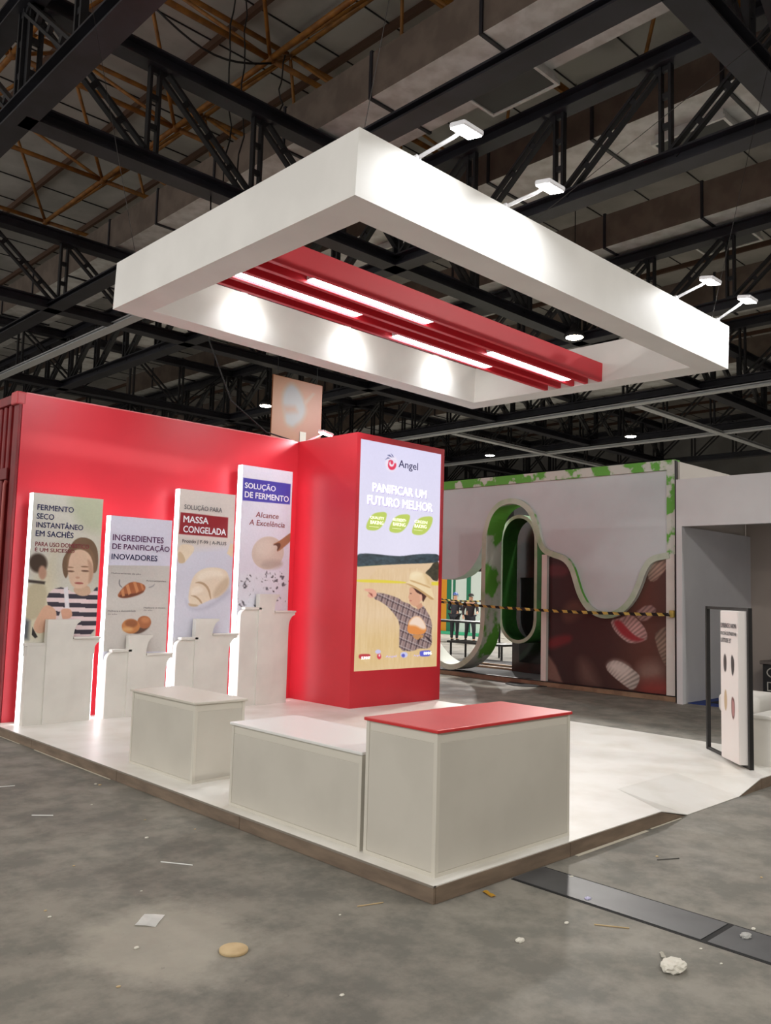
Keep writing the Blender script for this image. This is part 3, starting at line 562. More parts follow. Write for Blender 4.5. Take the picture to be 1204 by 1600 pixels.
# ochre space frame -------------------------------------------------------------
S = 3.45; NX0, NY0, ZL, ZU = 5.0-2*S, 9.1-3*S, 11.6, 13.3
sf = thing('space_frame', 'ochre tubular space frame under the roof at the upper left', 'space frame', (NX0, NY0, ZL))
tb = bmesh.new(); tube(tb, (.06,0,0), (S-.06,0,0), .055, 8); chord_me = mesh_of(tb, 'chord_tube', yellow_pipe, True)
dv = Vector((S/2, S/2, ZU-ZL)); tb = bmesh.new(); tube(tb, dv*.03, dv*.97, .04, 6); diag_me = mesh_of(tb, 'diagonal_tube', yellow_pipe, True)
nb = bmesh.new(); bmesh.ops.create_icosphere(nb, subdivisions=1, radius=.11); node_me = mesh_of(nb, 'node_ball', yellow_pipe, True)
for i in range(5):
    for j in range(7):
        link('node_ball', node_me, sf, (i*S, j*S, 0))
        if i < 4: link('chord_tube', chord_me, sf, (i*S, j*S, 0))
        if j < 6:
            o = link('chord_tube', chord_me, sf, (i*S, j*S, 0)); o.rotation_euler = (0,0,math.pi/2)
        if i < 4 and j < 6:
            for q, (ox, oy) in enumerate(((0,0),(1,0),(1,1),(0,1))):
                o = link('diagonal_tube', diag_me, sf, ((i+ox)*S, (j+oy)*S, 0)); o.rotation_euler = (0,0,q*math.pi/2)
            if i < 3:
                link('chord_tube', chord_me, sf, ((i+.5)*S, (j+.5)*S, ZU-ZL))
            if j < 5:
                o = link('chord_tube', chord_me, sf, ((i+.5)*S, (j+.5)*S, ZU-ZL)); o.rotation_euler = (0,0,math.pi/2)

# dangling cables
wire_m = mat('black_wire', (20,18,18), .6); steel_wire = mat('steel_wire', (120,112,104), .4, .5)
def cable(pts, r, m, label, cat='cable', name='hanging_cable', group=None):
    return tag(rebase(obj(name, path_tube(pts, r, 6), m, None, True)), label, cat, group)
def wig(x, y, z0, z1, n=14, a=.05):
    return [(x+a*random.uniform(-1,1), y+a*random.uniform(-1,1), z0+(z1-z0)*i/n) for i in range(n+1)]
cable(wig(3.9,8.7,12.3,8.6), .014, wire_m, 'black cable dangling left of the other two by the ochre node')
cable(wig(4.3,8.9,13.0,8.4), .014, wire_m, 'black cable dangling between two others by the ochre node')
cable(wig(5.0,8.7,11.5,9.6), .014, wire_m, 'short black cable hanging straight below the ochre node')
cable([(2.7+.23*i, 9.26-.02*i, 11.5-.35*math.sin(math.pi*i/10)) for i in range(11)], .02, wire_m, 'black cable sagging along the ochre tube towards the node')

# hall lamps ---------------------------------------------------------------------
def lathe(prof, n=20):
    bm = bmesh.new(); rings = []
    for r, z in prof: rings.append([bm.verts.new((r*math.cos(2*math.pi*k/n), r*math.sin(2*math.pi*k/n), z)) for k in range(n)])
    for A, B in zip(rings, rings[1:]):
        for k in range(n): bm.faces.new((A[k], A[(k+1)%n], B[(k+1)%n], B[k]))
    bm.faces.new(rings[0][::-1]); bm.faces.new(rings[-1]); return bm
bay_h = mesh_of(lathe([(.2,0),(.24,.02),(.2,.12),(.1,.2),(.06,.32)]), 'housing', steel_dark, True)
bay_l = mesh_of(lathe([(.02,-.03),(.15,-.02),(.195,0),(.19,.01)]), 'lens', bay_lens, True)
bay_r = mesh_of(BX(-.007,.007,-.007,.007,.32,6.05), 'hanger_rod', steel_dark)
def bay_lamp(x, y, label, watt=HALL_LAMP_WATT, z=7.55):
    t = thing('high_bay_lamp', label, 'lamp', (x, y, z), group='hall high bay lamps')
    link('housing', bay_h, t); link('lens', bay_l, t); link('hanger_rod', bay_r, t)
    l = bpy.data.lights.new('bay_light', 'SPOT'); l.energy = watt; l.spot_size = math.radians(178); l.spot_blend = .3; l.shadow_soft_size = .2; l.color = (1,.96,.91)
    lo = bpy.data.objects.new('bay_light', l); COL.objects.link(lo); lo.parent = t; lo.location = (0,0,-.06)
bay_lamp(12.24, 7.16, 'lit round hall lamp glimpsed above the right end of the red slats', 2800)
bay_lamp(12.05, 18.64, 'lit round hall lamp just left of the orange banner', 4000)
bay_lamp(23.66, 12.26, 'lit round hall lamp above the green booth, right of the other', 5000)
bay_lamp(24.0, 19.05, 'lit round hall lamp above the green booth, left of the other', 5000)
for x, y in ((.2,-6.5), (-9.5,1.5), (-9.5,-8.5), (9.5,-7.5), (-7.5,12.0), (20,-4.0)):
    bay_lamp(x, y, 'hall lamp in the rows outside the picture', 1200 if x < 1 else 1500)

# hanging banner --------------------------------------------------------------------
bn = thing('hanging_banner', 'orange banner with a grey diamond hanging behind the red wall', 'banner', (8.15, 12, 5.0))
def b_base(U, V):
    f = (U*.6+V*.4)[..., None]; return np.array([168.,108.,46.])*(1-f)+np.array([150.,64.,30.])*f
ART_BANNER = [('p',[(.32,.05),(.52,.12),(.7,.4),(.62,.62),(.42,.75),(.28,.9),(.25,.6),(.16,.3)],(140,140,148),.05),('p',[(0,.75),(.3,.7),(.6,.9),(.5,1.0),(0,1.0)],(160,90,36),.05),('p',[(.62,.32),(.8,.14),(.86,.15),(.66,.37)],(160,120,96),.01),('p',[(.22,.45),(.45,.42),(.5,.5),(.25,.55)],(150,96,70),.05)]
print_grid('banner_print', paint(ART_BANNER, 1.44, 1.5, 50, 54, b_base), ((7.47,11.985,6.55),(1,0,0),(0,0,-1)), 1.44, 1.5, print_mat('banner_ink'), bn)
obj('banner_cloth', BX(7.46,8.92,11.99,12.01,5.04,6.56), mat('banner_cloth_back', (140,80,40), .8), bn)
obj('white_patch', BX(8.28,8.46,11.975,11.984,5.05,5.36), white_board, bn)
obj('hanger', boxes((7.6,7.61,11.995,12.005,6.56,9.0),(8.75,8.76,11.995,12.005,6.56,9.0)), wire_m, bn)

# ================================================================== the stand: platform
plat = thing('stand_platform', 'low white exhibition platform with brown edge boards and a ramp notch', 'platform', (3, 3.5, 0))
A_, B_, C_, D_ = (2.61,0,.1), (3.04,-.0,.006), (4.02,0,.006), (4.5,0,.1)
E_, F_ = (3.0,.62,.1), (4.06,.62,.1)
bm = bmesh.new()
V_ = {k: bm.verts.new(p) for k, p in dict(o=(0,0,.1), A=A_, B=B_, C=C_, D=D_, E=E_, F=F_, r=(6.0,0,.1), R=(6.0,6.868,.1), L=(0,6.868,.1)).items()}
bm.faces.new([V_[k] for k in 'oAEFDrRL']); bm.faces.new([V_[k] for k in 'ABE']); bm.faces.new([V_[k] for k in 'BCFE']); bm.faces.new([V_[k] for k in 'CDF'])
me = bpy.data.meshes.new('deck'); bm.to_mesh(me); bm.free(); me.materials.append(deck_white)
me.transform(Matrix.Translation((-3,-3.5,0))); deck = link('deck', me, plat)
sm = deck.modifiers.new('thick', 'SOLIDIFY'); sm.thickness = .006; sm.offset = -1
for y0, y1 in ((0,1.9),(1.905,3.8),(3.805,5.7),(5.705,6.868)):
    obj('edge_board', bev(BX(-.004,.016,y0,y1,0,.0935), .002, 1), fascia_m, plat)
    obj('edge_trim', BX(-.006,.02,y0,y1,.088,.0995), mat('metal_edge_trim', (150,142,132), .4, .3), plat)
for x0, x1 in ((.016,1.35),(1.355,2.6),(4.51,5.25),(5.255,6.0)):
    obj('edge_board', bev(BX(x0,x1,-.004,.016,0,.0935), .002, 1), fascia_m, plat)
for y0, y1 in ((.016,2.3),(2.305,4.6),(4.605,6.868)):
    obj('edge_board', bev(BX(5.984,6.004,y0,y1,0,.0935), .002, 1), fascia_m, plat)
# slanted boards closing the notch
obj('edge_board', extrude_poly([(2.6,0),(3.0,0),(2.6,.093)], 'y', 0, .015), fascia_m, plat)
obj('edge_board', extrude_poly([(4.06,0),(4.51,0),(4.51,.093)], 'y', 0, .015), fascia_m, plat)
obj('masking_strip', boxes((1.4,2.35,-.035,-.006,.0005,.003),(2.42,2.9,-.02,-.006,.0005,.003)), mat('masking_tape', (208,200,182), .7), plat)
obj('masking_strip', boxes((-.02,-.006,3.9,5.6,.0005,.003),(-.016,-.006,6.0,6.9,.0005,.003)), mat('masking_tape', (208,200,182), .7), plat)

# ------------------------------------------------------------------ red container wall
wl = struct(obj('wall_red', BX(.1, 6.13, 6.87, 9.3, .0, 3.985), red))
obj('corner_post', bev(BX(.06,.1,6.875,7.03,.1,3.86), .01), red_dark, wl)
obj('corner_casting', bev(BX(.02,.14,6.865,7.05,3.84,4.0), .02, 2), mat('casting_red', (190,70,74), .5), wl)
obj('top_rail', bev(BX(.03,.1,7.05,9.3,3.86,3.975), .01), red_dark, wl)
obj('cap_strip', BX(.14,4.2,6.872,6.93,3.985,4.0), mat('pale_red_cap', (208,120,120), .5), wl)
rib = mesh_of(bev(BX(-.05,.0,-.035,.035,.1,3.86), .012, 1), 'rib', red_dark)
for k in range(13): link('rib', rib, wl, (.1, 7.14+.155*k, 0))
obj('door_band', bev(BX(.03,.06,7.06,9.2,2.95,3.09), .008), red_dark, wl)
obj('lock_rod', path_tube([(.045,7.075,2.93),(.03,7.08,2.88),(.03,7.08,.3)], .022, 8), mat('rod_pink', (170,84,80), .5), wl, True)

# ------------------------------------------------------------------ lightbox pillar
pil = thing('lightbox_pillar', 'tall red pillar with a backlit poster of a boy in a straw hat', 'lightbox', (5.2, 6.2, .1))
obj('body', BX(4.276, 6.13, 5.56, 6.869, .1, 3.985), red, pil)
for a in ((4.276,4.345,.1,3.985),(6.07,6.13,.1,3.985)):
    obj('frame_post', BX(a[0],a[1],5.518,5.56,a[2],a[3]), red, pil)
obj('frame_rail', BX(4.345,6.07,5.518,5.56,3.9,3.985), red, pil)
obj('frame_rail', BX(4.345,6.07,5.518,5.56,.1,.605), red, pil)
def lb_base(U, V):
    f = np.clip(V/.42, 0, 1)[..., None]; g = (np.sin(U*9)*.5+.5)[..., None]*3
    return np.array([226.,222.,250.])*(1-f)+np.array([232.,228.,248.])*f-g
SX0, SX1, SZ0, SZ1 = 4.345, 6.07, .605, 3.9
scr = print_grid('screen', paint(ART_LIGHTBOX, 1.725, 3.295, 176, 440, lb_base, grain=.012), ((SX0,5.535,SZ1),(1,0,0),(0,0,-1)), 1.725, 3.295, print_mat('backlit_print', SCREEN), pil)
fr = ((SX0,5.535,SZ1),(1,0,0),(0,0,1),(0,-1,0)); W_, H_ = 1.725, 3.295
glow_white = mat('backlit_white', (255,255,255), .5, emit=1.05); glow_shadow = mat('backlit_violet', (176,166,206), .5, emit=.8); glow_navy = mat('backlit_navy', (54,50,92), .5, emit=.6); glow_green = mat('backlit_cream', (246,246,226), .5, emit=.95)
def LT(body, u0, u1, v0, v1, m, bold=.03, dx=0, dz=0, out=0):
    f2 = ((fr[0][0], fr[0][1]-out*2, fr[0][2]),) + fr[1:]
    return lettering(body, f2, u0*W_+dx, u1*W_+dx, -v1*H_+dz, -v0*H_+dz, m, scr, bold)
for body, u0, u1, v0, v1 in (('PANIFICAR UM', .152, .815, .183, .223), ('FUTURO MELHOR', .098, .898, .24, .281)):
    LT(body, u0, u1, v0, v1, glow_shadow, .03, .014, -.014)
    LT(body, u0, u1, v0, v1, glow_white, .03, out=.002)
LT('Angel', .455, .7, .062, .107, glow_navy, .012)
for k, w1 in enumerate(('QUALITY', 'NUTRIENT+', 'GREEN')):
    du = .267*k; dvv = -.002*k
    LT(w1, .14+du, .3+du, .331+dvv, .345+dvv, glow_green, .01); LT('BAKING', .14+du, .292+du, .35+dvv, .366+dvv, glow_green, .01)
    LT('__________', .13+du, .24+du, .377+dvv, .378+dvv, glow_green, .0)
LT('SUNNY', .085, .185, .939, .951, glow_white, .008); LT('Angel', .36, .49, .939, .951, glow_shadow, .008); LT('Angel', .7, .78, .941, .952, glow_shadow, .008); LT('KAMING', .83, .93, .931, .944, glow_white, .008)

# ------------------------------------------------------------------ backlit panels with display plinths
ink = print_mat('poster_ink', 0, .4)
def plain(*c):
    return lambda U, V: np.zeros(U.shape+(3,))+np.array(c, float)
def reader_base(U, V):
    f = U[..., None]; return np.array([214.,212.,204.])*(1-f)+np.array([204.,200.,186.])*f
PY0, PY1 = 6.62, 6.73
def panel(x0, x1, ztop, zbot, art, base, nu, nv, label, words, name='backlit_poster'):
    t = thing(name, label, 'display panel', ((x0+x1)/2, 6.7, .1), group='backlit poster panels')
    obj('panel_board', BX(x0+.012,x1-.012,PY0,PY1,.1,ztop-.012), white_board, t)
    obj('mount', BX(x0+.15,x1-.15,PY1,6.869,.1,ztop-.2), white_board, t)
    for a in ((x0,x0+.012,.1,ztop),(x1-.012,x1,.1,ztop)): obj('led_edge', BX(a[0],a[1],PY0+.015,PY1,a[2],a[3]), led_edge, t)
    obj('led_edge', BX(x0+.012,x1-.012,PY0+.015,PY1,ztop-.012,ztop), led_edge, t)
    w, h = x1-x0, ztop-zbot; vm = 1.12
    pr = print_grid('poster', paint(art, w, h, nu, nv, base, vm, .03), ((x0,PY0-.003,ztop),(1,0,0),(0,0,-1)), w, h*vm, ink, t)
    f = ((x0,PY0-.004,ztop),(1,0,0),(0,0,1),(0,-1,0))
    for wd in words:
        body, u0, u1, v0, v1, m, bold = wd[:7]
        lettering(body, f, u0*w, u1*w, -v1*h, -v0*h, m, pr, bold, wd[7] if len(wd) > 7 else 0)
    return t
panel(.2, 1.06, 2.775, 1.08, ART_READER, reader_base, 118, 236, 'backlit panel with a girl in a striped shirt, leftmost on the red wall', [
    ('FERMENTO', .06, .572, .078, .118, navy, .02), ('SECO', .06, .3, .14, .18, navy, .02), ('INSTANTÂNEO', .06, .722, .19, .239, navy, .02), ('EM SACHÊS', .06, .59, .249, .3, navy, .02),
    ('PARA USO DOMÉSTICO', .065, .825, .33, .368, wine, .012), ('É UM SUCESSO', .065, .618, .373, .405, wine, .012)])
panel(1.17, 2.03, 2.585, .935, ART_PASTRY, plain(216,214,230), 112, 224, 'backlit panel with croissant and bun pictures, shortest of the four', [
    ('INGREDIENTES', .048, .867, .14, .188, plum, .02), ('DE PANIFICAÇÃO', .046, .975, .2, .262, plum, .02), ('INOVADORES', .045, .779, .287, .331, navy, .02),
    ('Melhoramento do pão', .055, .522, .43, .444, grey_ink, 0), ('Aromatizantes', .61, .941, .478, .491, grey_ink, 0), ('Melhora a durabilidade', .034, .472, .712, .726, grey_ink, 0), ('do pão', .034, .18, .738, .75, grey_ink, 0), ('Melhora o miolo', .598, .95, .688, .7, grey_ink, 0), ('do pão', .598, .74, .708, .72, grey_ink, 0)])
panel(2.12, 3.0, 3.02, 1.02, ART_FROZEN, plain(216,207,200), 112, 262, 'backlit panel with a raw dough roll and a dark red title block', [
    ('SOLUÇÃO PARA', .087, .759, .094, .14, grey_ink, .005), ('MASSA', .08, .521, .176, .222, white_ink, .03), ('CONGELADA', .086, .848, .243, .289, white_ink, .03), ('Frozdo | F-99 | A-PLUS', .081, .863, .333, .365, grey_ink, .01)])
panel(3.1, 3.99, 3.465, 1.43, ART_DOUGH, plain(220,217,230), 112, 256, 'tallest backlit panel with a blue title block, beside the lightbox pillar', [
    ('SOLUÇÃO', .05, .66, .112, .17, white_ink, .03), ('DE FERMENTO', .055, .935, .183, .227, white_ink, .03), ('Alcance', .28, .735, .318, .357, wine, .012, .15), ('A Excelência', .163, .873, .376, .415, wine, .012, .15)])

def arc(cx, cz, r, a0, a1, n=6, rz=None):
    rz = r if rz is None else rz
    return [(cx+r*math.cos(math.radians(a0+(a1-a0)*i/n)), cz+rz*math.sin(math.radians(a0+(a1-a0)*i/n))) for i in range(n+1)]
def plinth(x0, x1, z_l, z_c, z_r, xc0, xc1, xr, fl_c, rounded, label):
    """stepped white plinth: low left block, flared centre column, flared right block"""
    t = thing('display_plinth', label, 'plinth', ((x0+x1)/2, 6.5, .1), group='white display plinths')
    Yf, Yb = 6.5, 6.605
    if rounded: lp = [(xc0+.06,.1),(xc0+.06,z_l-.03),] + [(x0+.09, z_l-.03)] + arc(x0+.1, z_l-.13, .1, 100, 180, 5) + [(x0,.1)]
    else: lp = [(xc0+.06,.1),(xc0+.06,z_l-.034),(x0,z_l-.034),(x0,.1)]
    obj('left_block', extrude_poly(lp, 'y', Yf+.02, Yb), white_board, t)
    obj('left_shelf', bev(BX(x0+(.06 if rounded else -.02), xc0+.05, Yf+(.0 if rounded else .03), Yb, z_l-.035, z_l), .004, 1), white_board, t)
    # centre column, its right side sweeping out under the top
    cp = [(xc0,.1),(xc0,z_c),(fl_c,z_c),(fl_c,z_c-.03)] + [(xc1+(fl_c-xc1)*(1-math.sin(math.radians(a)))*1.0, z_c-.03-.2*(1-math.cos(math.radians(a)))) for a in range(10, 91, 16)] + [(xc1,.1)]
    obj('centre_column', extrude_poly(cp, 'y', Yf, Yb-.02), white_board, t)
    # right block with a lip
    rp = [(xc1+.002,.1),(xc1+.002,z_r-.01)] + [(x1,z_r-.01),(x1,z_r-.05)] + [(xr+(x1-xr)*(1-math.sin(math.radians(a))), z_r-.05-.18*(1-math.cos(math.radians(a)))) for a in range(10, 91, 16)] + [(xr,.1)]
    obj('right_block', extrude_poly(rp, 'y', Yf+.012, Yb), white_board, t)
    obj('right_shelf', bev(BX(xc1+.01, x1+.01, Yf-.005, Yb, z_r-.012, z_r+.012), .004, 1), white_board, t)
    return t
plinth(.205, 1.07, 1.03, 1.3, 1.08, .42, .73, .99, .81, False, 'white stepped plinth in front of the girl poster panel')
plinth(1.175, 2.06, .93, 1.1, .855, 1.45, 1.69, 1.98, 1.77, True, 'white stepped plinth in front of the croissant panel')
plinth(2.125, 3.06, 1.06, 1.3, 1.09, 2.39, 2.65, 2.93, 2.75, True, 'white stepped plinth in front of the raw dough panel')
plinth(3.105, 4.05, 1.46, 1.645, 1.4, 3.4, 3.67, 3.94, 3.75, True, 'tallest white stepped plinth, beside the lightbox pillar')

# ------------------------------------------------------------------ counters
def counter(name, label, x0, x1, y0, y1, zt, top_m, body_m, over=.015):
    t = thing(name, label, 'counter', ((x0+x1)/2, (y0+y1)/2, .1))
    obj('body', BX(x0+.012,x1-.012,y0+.012,y1-.012,.1,zt-.02), body_m, t)
    z0, z1 = .1225, zt-.0805
    obj('side_board', bev(BX(x0,x0+.0115,y0+.0265,y1-.0265,z0,z1), .0012, 1), body_m, t)
    obj('side_board', bev(BX(x0+.0265,x1-.0265,y0,y0+.0115,z0,z1), .0012, 1), body_m, t)
    for p in ((x0-.002,y0-.002),(x0-.002,y1-.026),(x1-.026,y0-.002)):
        obj('corner_trim', BX(p[0],p[0]+.028,p[1],p[1]+.028,.1,zt-.02), cream_trim, t)
    obj('top_rail', BX(x0+.003,x1-.003,y0+.003,y1-.003,zt-.08,zt-.0205), cream_trim, t)
    obj('base_rail', BX(x0-.003,x1,y0-.003,y1,.1,.122), cream_trim, t)
    obj('countertop', bev(BX(x0-over,x1+over,y0-over,y1+over,zt-.02,zt), .004, 2), top_m, t)
    return t
counter('reception_counter', 'tall cream counter with a red top at the platform corner', .104, 1.473, .09, .698, .94, red_top, cream_board)
counter('display_counter', 'long low cream counter with a white top, joined to the red-topped one', .104, .72, .735, 2.2, .715, white_top_m, cream_board)
counter('display_counter', 'small cream box counter standing apart in front of the poster panels', .225, .72, 2.93, 4.02, .77, beige_top, cream_board, .02)

# ------------------------------------------------------------------ canopy
CAN_O = Vector((-.1777, .6581, 4.3)); CL, CW, CH, CB = 5.204, 3.6315, .4644, .28
th = -.0308; ex = Vector((math.cos(th), math.sin(th), -.0217)).normalized(); ey0 = Vector((-math.sin(th), math.cos(th), .0234))
ey = (ey0-ex*ey0.dot(ex)).normalized(); ez = ex.cross(ey)
can = thing('canopy_frame', 'large white rectangular canopy ring with red slats and light strips, hung overhead', 'canopy', CAN_O)
can.rotation_euler = Matrix(((ex.x,ey.x,ez.x),(ex.y,ey.y,ez.y),(ex.z,ey.z,ez.z))).to_euler()
CM = Matrix(((ex.x,ey.x,ez.x,CAN_O.x),(ex.y,ey.y,ez.y,CAN_O.y),(ex.z,ey.z,ez.z,CAN_O.z),(0,0,0,1)))
def cp(name, bm, m): return link(name, mesh_of(bm, name, m), can)
def ring_side(outer, inner, name):
    bm = bmesh.new(); q = [outer[0], outer[1], inner[1], inner[0]]
    A = [bm.verts.new((p[0],p[1],0)) for p in q]; B = [bm.verts.new((p[0],p[1],CH)) for p in q]
    bm.faces.new(A); bm.faces.new(B[::-1])
    for i in range(4): bm.faces.new((A[i],A[(i+1)%4],B[(i+1)%4],B[i]))
    return cp(name, bm, white_paint)
o_ = [(0,0),(CL,0),(CL,CW),(0,CW)]; i_ = [(CB,CB),(CL-CB,CB),(CL-CB,CW-CB),(CB,CW-CB)]
for k, nm in enumerate(('front_beam','end_beam','back_beam','end_beam')): ring_side((o_[k], o_[(k+1)%4]), (i_[k], i_[(k+1)%4]), nm)
slat_me = mesh_of(bev(BX(CB,CL-CB,0,.05,.004,.22), .003, 1), 'slat', red_slat)
slat_y = [1.37+.192*k for k in range(5)]
for y in slat_y: link('slat', slat_me, can, (0, y, 0))
for g, x0, x1 in ((0,.78,2.22),(2,.3,1.66),(1,3.32,4.72),(3,2.3,3.76)):
    yc = slat_y[g]+.05+.071
    lf = cp('light_strip', BX(x0,x1,yc-.066,yc+.066,.03,.09), alu)
    link('diffuser', mesh_of(BX(x0+.008,x1-.008,yc-.062,yc+.062,.022,.0299), 'diffuser', slat_lens), lf)
# hanging wires of the canopy
for (lx, ly), tx, ty, lab in (((.14,.14),.9,1.2,'thin steel wire rising from the canopy front corner'), ((CL-.14,.14),5.6,.2,'thin steel wire rising from the canopy right corner'), ((.14,CW-.14),-.2,5.0,'thin steel wire rising from the canopy left corner'), ((1.9,.14),4.9,-.9,'thin slanting steel wire tied to the canopy between two arm lamps')):
    p = CM @ Vector((lx, ly, CH)); cable([tuple(p), (tx, ty, 8.0)], .003, mat('dark_wire', (60,56,54), .5, .5), lab, 'wire', 'suspension_wire')

# arm flood lamps -----------------------------------------------------------------
head_me = mesh_of(bev(BX(-.105,.105,-.07,.07,0,.04), .014, 2), 'lamp_head', alu)
lens_me = mesh_of(bev(BX(-.094,.094,-.06,.06,-.005,.001), .002, 1), 'lens', lamp_white)
def arm_lamp(base, head, aim, label, watt=FLOOD_WATT, color=(.93,.96,1), spread=150, group='white arm flood lamps'):
    base, head, aim = Vector(base), Vector(head), Vector(aim)
    t = thing('arm_lamp', label, 'lamp', base, group=group)
    mid = base.lerp(head, .3) + Vector((0,0,.015))
    obj('arm', path_tube([base-(head-base).normalized()*.06+Vector((0,0,.012)), base+Vector((0,0,.012)), mid, head.lerp(mid,.4)+Vector((0,0,.01)), head+Vector((0,0,.03))], .014, 8), alu, t, True)
    obj('clamp', bev(BX(base.x-.025,base.x+.025,base.y-.02,base.y+.05,base.z,base.z+.03), .005, 1), alu, t)
    d = (aim-head).normalized(); z = -d; x = Vector((1,0,0)); x = (x-z*x.dot(z)).normalized(); y = z.cross(x)
    R3 = Matrix(((x.x,y.x,z.x),(x.y,y.y,z.y),(x.z,y.z,z.z)))
    h = link('lamp_head', head_me, t, head-base); h.rotation_euler = R3.to_euler()
    link('lens', lens_me, h)
    l = bpy.data.lights.new('flood_light', 'AREA'); l.shape = 'RECTANGLE'; l.size = .14; l.size_y = .085; l.energy = watt; l.color = color; l.spread = math.radians(spread)
    lo = bpy.data.objects.new('flood_light', l); COL.objects.link(lo); lo.parent = h; lo.location = (0,0,-.008)
    return t
def canp(x, y, z): return CM @ Vector((x, y, z))
for bx_, hd, lab in ((.55,(.46,.27,4.84),'lit arm lamp nearest the canopy front corner'), (1.52,(1.4,.25,4.78),'second lit arm lamp from the canopy front corner'), (4.12,(4.05,.24,4.8),'third lit arm lamp along the canopy front, left of the last'), (4.97,(4.93,.25,4.85),'lit arm lamp nearest the canopy right corner')):
    b = canp(bx_, .02, CH); arm_lamp(b, hd, (hd[0], hd[1]+.08, hd[2]-.42), lab)
for lx, lab in ((1.3,'inner arm lamp behind the left end of the red slats'), (2.72,'inner arm lamp behind the middle of the red slats'), (4.2,'inner arm lamp glimpsed low behind the red slats, right of the other two')):
    b = canp(lx, CW-CB+.02, CH); h = canp(lx, CW-CB-.25, CH+.03); arm_lamp(b, h, canp(lx, CW-CB-.08, .1), lab, FLOOD_WATT*.35, spread=100)
for lx, lab in ((.9,'arm lamp behind the canopy, aimed at the red wall above the girl poster'), (3.6,'arm lamp behind the canopy, aimed at the red wall by the pillar')):
    b = canp(lx, CW-.02, CH); h = canp(lx, CW+.3, CH-.06); arm_lamp(b, h, (h.x+.1, 6.87, 2.9), lab, 13, spread=95)
arm_lamp((4.42, 6.95, 3.985), (4.5, 6.5, 4.1), (4.35, 6.6, 3.2), 'lit arm lamp on top of the red wall beside the pillar', WALL_FLOOD_WATT)
cable([(4.42,7.0,4.0),(3.9,7.2,4.12),(3.5,7.6,4.6),(3.3,8.0,5.6),(3.3,8.15,8.0)], .012, wire_m, 'black cable drooping from the roof to the lamp on the red wall')

# ================================================================== the neighbouring green and white booth
def paint_patch(nm='patchy_green_paint', sc=1.0, th=.53):
    m = bpy.data.materials.new(nm); m.use_nodes = True; nt = m.node_tree; b = nt.nodes['Principled BSDF']
    tc = nt.nodes.new('ShaderNodeTexCoord'); n = nt.nodes.new('ShaderNodeTexNoise'); n.inputs['Scale'].default_value = sc; n.inputs['Detail'].default_value = 5
    nt.links.new(tc.outputs['Object'], n.inputs['Vector'])
    r = nt.nodes.new('ShaderNodeValToRGB'); e = r.color_ramp.elements
    e[0].position = th; e[0].color = rgb((196,204,190)); e[1].position = th+.03; e[1].color = rgb((98,172,62))
    x = r.color_ramp.elements.new(th-.03); x.color = rgb((206,210,202))
    nt.links.new(n.outputs['Fac'], r.inputs['Fac']); nt.links.new(r.outputs['Color'], b.inputs['Base Color']); b.inputs['Roughness'].default_value = .6
    return m
patch = paint_patch(); patch_fine = paint_patch('patchy_edge_paint', 2.6, .48)
wash = mat('pale_green_wash', (196,208,192), .6, c2=(150,186,140), scale=2.2, lo=.45, hi=.75)
green = mat('green_paint', (44,104,36), .55, c2=(30,76,30), scale=2)
grey_white = mat('greyish_white_board', (208,216,220), .6, c2=(200,208,212), scale=1)
bt = thing('exhibition_booth', 'neighbouring booth with wavy white fascia, green edging and brown cake mural', 'booth', (10.6, 6.5, 0))
wave = [(7.79,2.9),(7.77,3.03),(7.66,3.36),(7.43,3.57),(7.13,3.63),(6.84,3.56),(6.62,3.37),(6.5,3.11),(6.42,2.8),(6.31,2.6),(6.1,2.52),(5.84,2.45),(5.68,2.29),(5.59,2.05),(5.49,1.76),(5.3,1.5),(4.99,1.38),(4.69,1.45),(4.44,1.67),(4.29,1.95),(4.19,2.24),(4.04,2.43),(3.71,2.48)]
jleg = [(9.9,1.2),(9.6,.72),(9.25,.38),(8.96,.22),(8.68,.15),(8.38,.22),(8.07,.44),(7.87,.71),(7.8,1.05),(7.8,1.7),(7.8,2.3)]
lobe = [(10.5,2.9),(10.1,2.45),(9.6,2.12),(8.97,2.02),(8.6,2.05),(8.29,2.16),(8.03,2.43),(7.93,2.7)]
def smooth_path(P, n=2):
    for _ in range(n):
        Q = [P[0]]
        for a, b in zip(P, P[1:]): Q += [(a[0]*.75+b[0]*.25, a[1]*.75+b[1]*.25), (a[0]*.25+b[0]*.75, a[1]*.25+b[1]*.75)]
        P = Q+[P[-1]]
    return P
def ribbon(P, w, xa, xb, closed=False):
    """a band of width w following the outline, xa..xb deep"""
    bm = bmesh.new(); n = len(P); rows = []
    for i, p in enumerate(P):
        a = P[(i-1) % n] if closed else P[max(i-1, 0)]; b = P[(i+1) % n] if closed else P[min(i+1, n-1)]
        d = Vector((b[0]-a[0], b[1]-a[1])).normalized(); nn = Vector((-d.y, d.x))*w/2
        rows.append([bm.verts.new((x, p[0]+s*nn.x, p[1]+s*nn.y)) for x, s in ((xa,1),(xa,-1),(xb,-1),(xb,1))])
    for i in range(n if closed else n-1):
        A, B = rows[i], rows[(i+1) % n]
        for k in range(4): bm.faces.new((A[k], A[(k+1)%4], B[(k+1)%4], B[k]))
    if not closed: bm.faces.new(rows[0]); bm.faces.new(rows[-1][::-1])
    return bm
def two_tone(o, front, inner):
    o.data.materials.clear(); o.data.materials.append(front); o.data.materials.append(inner)
    for p in o.data.polygons: p.material_index = 0 if abs(p.normal.x) > .8 else 1
    return o
sw = smooth_path(wave)
obj('fascia_board', extrude_poly([(10.6,4.0),(10.6,3.2)]+smooth_path(lobe)+sw+[(3.62,2.48),(3.62,4.0)], 'x', 10.0, 10.06), grey_white, bt)
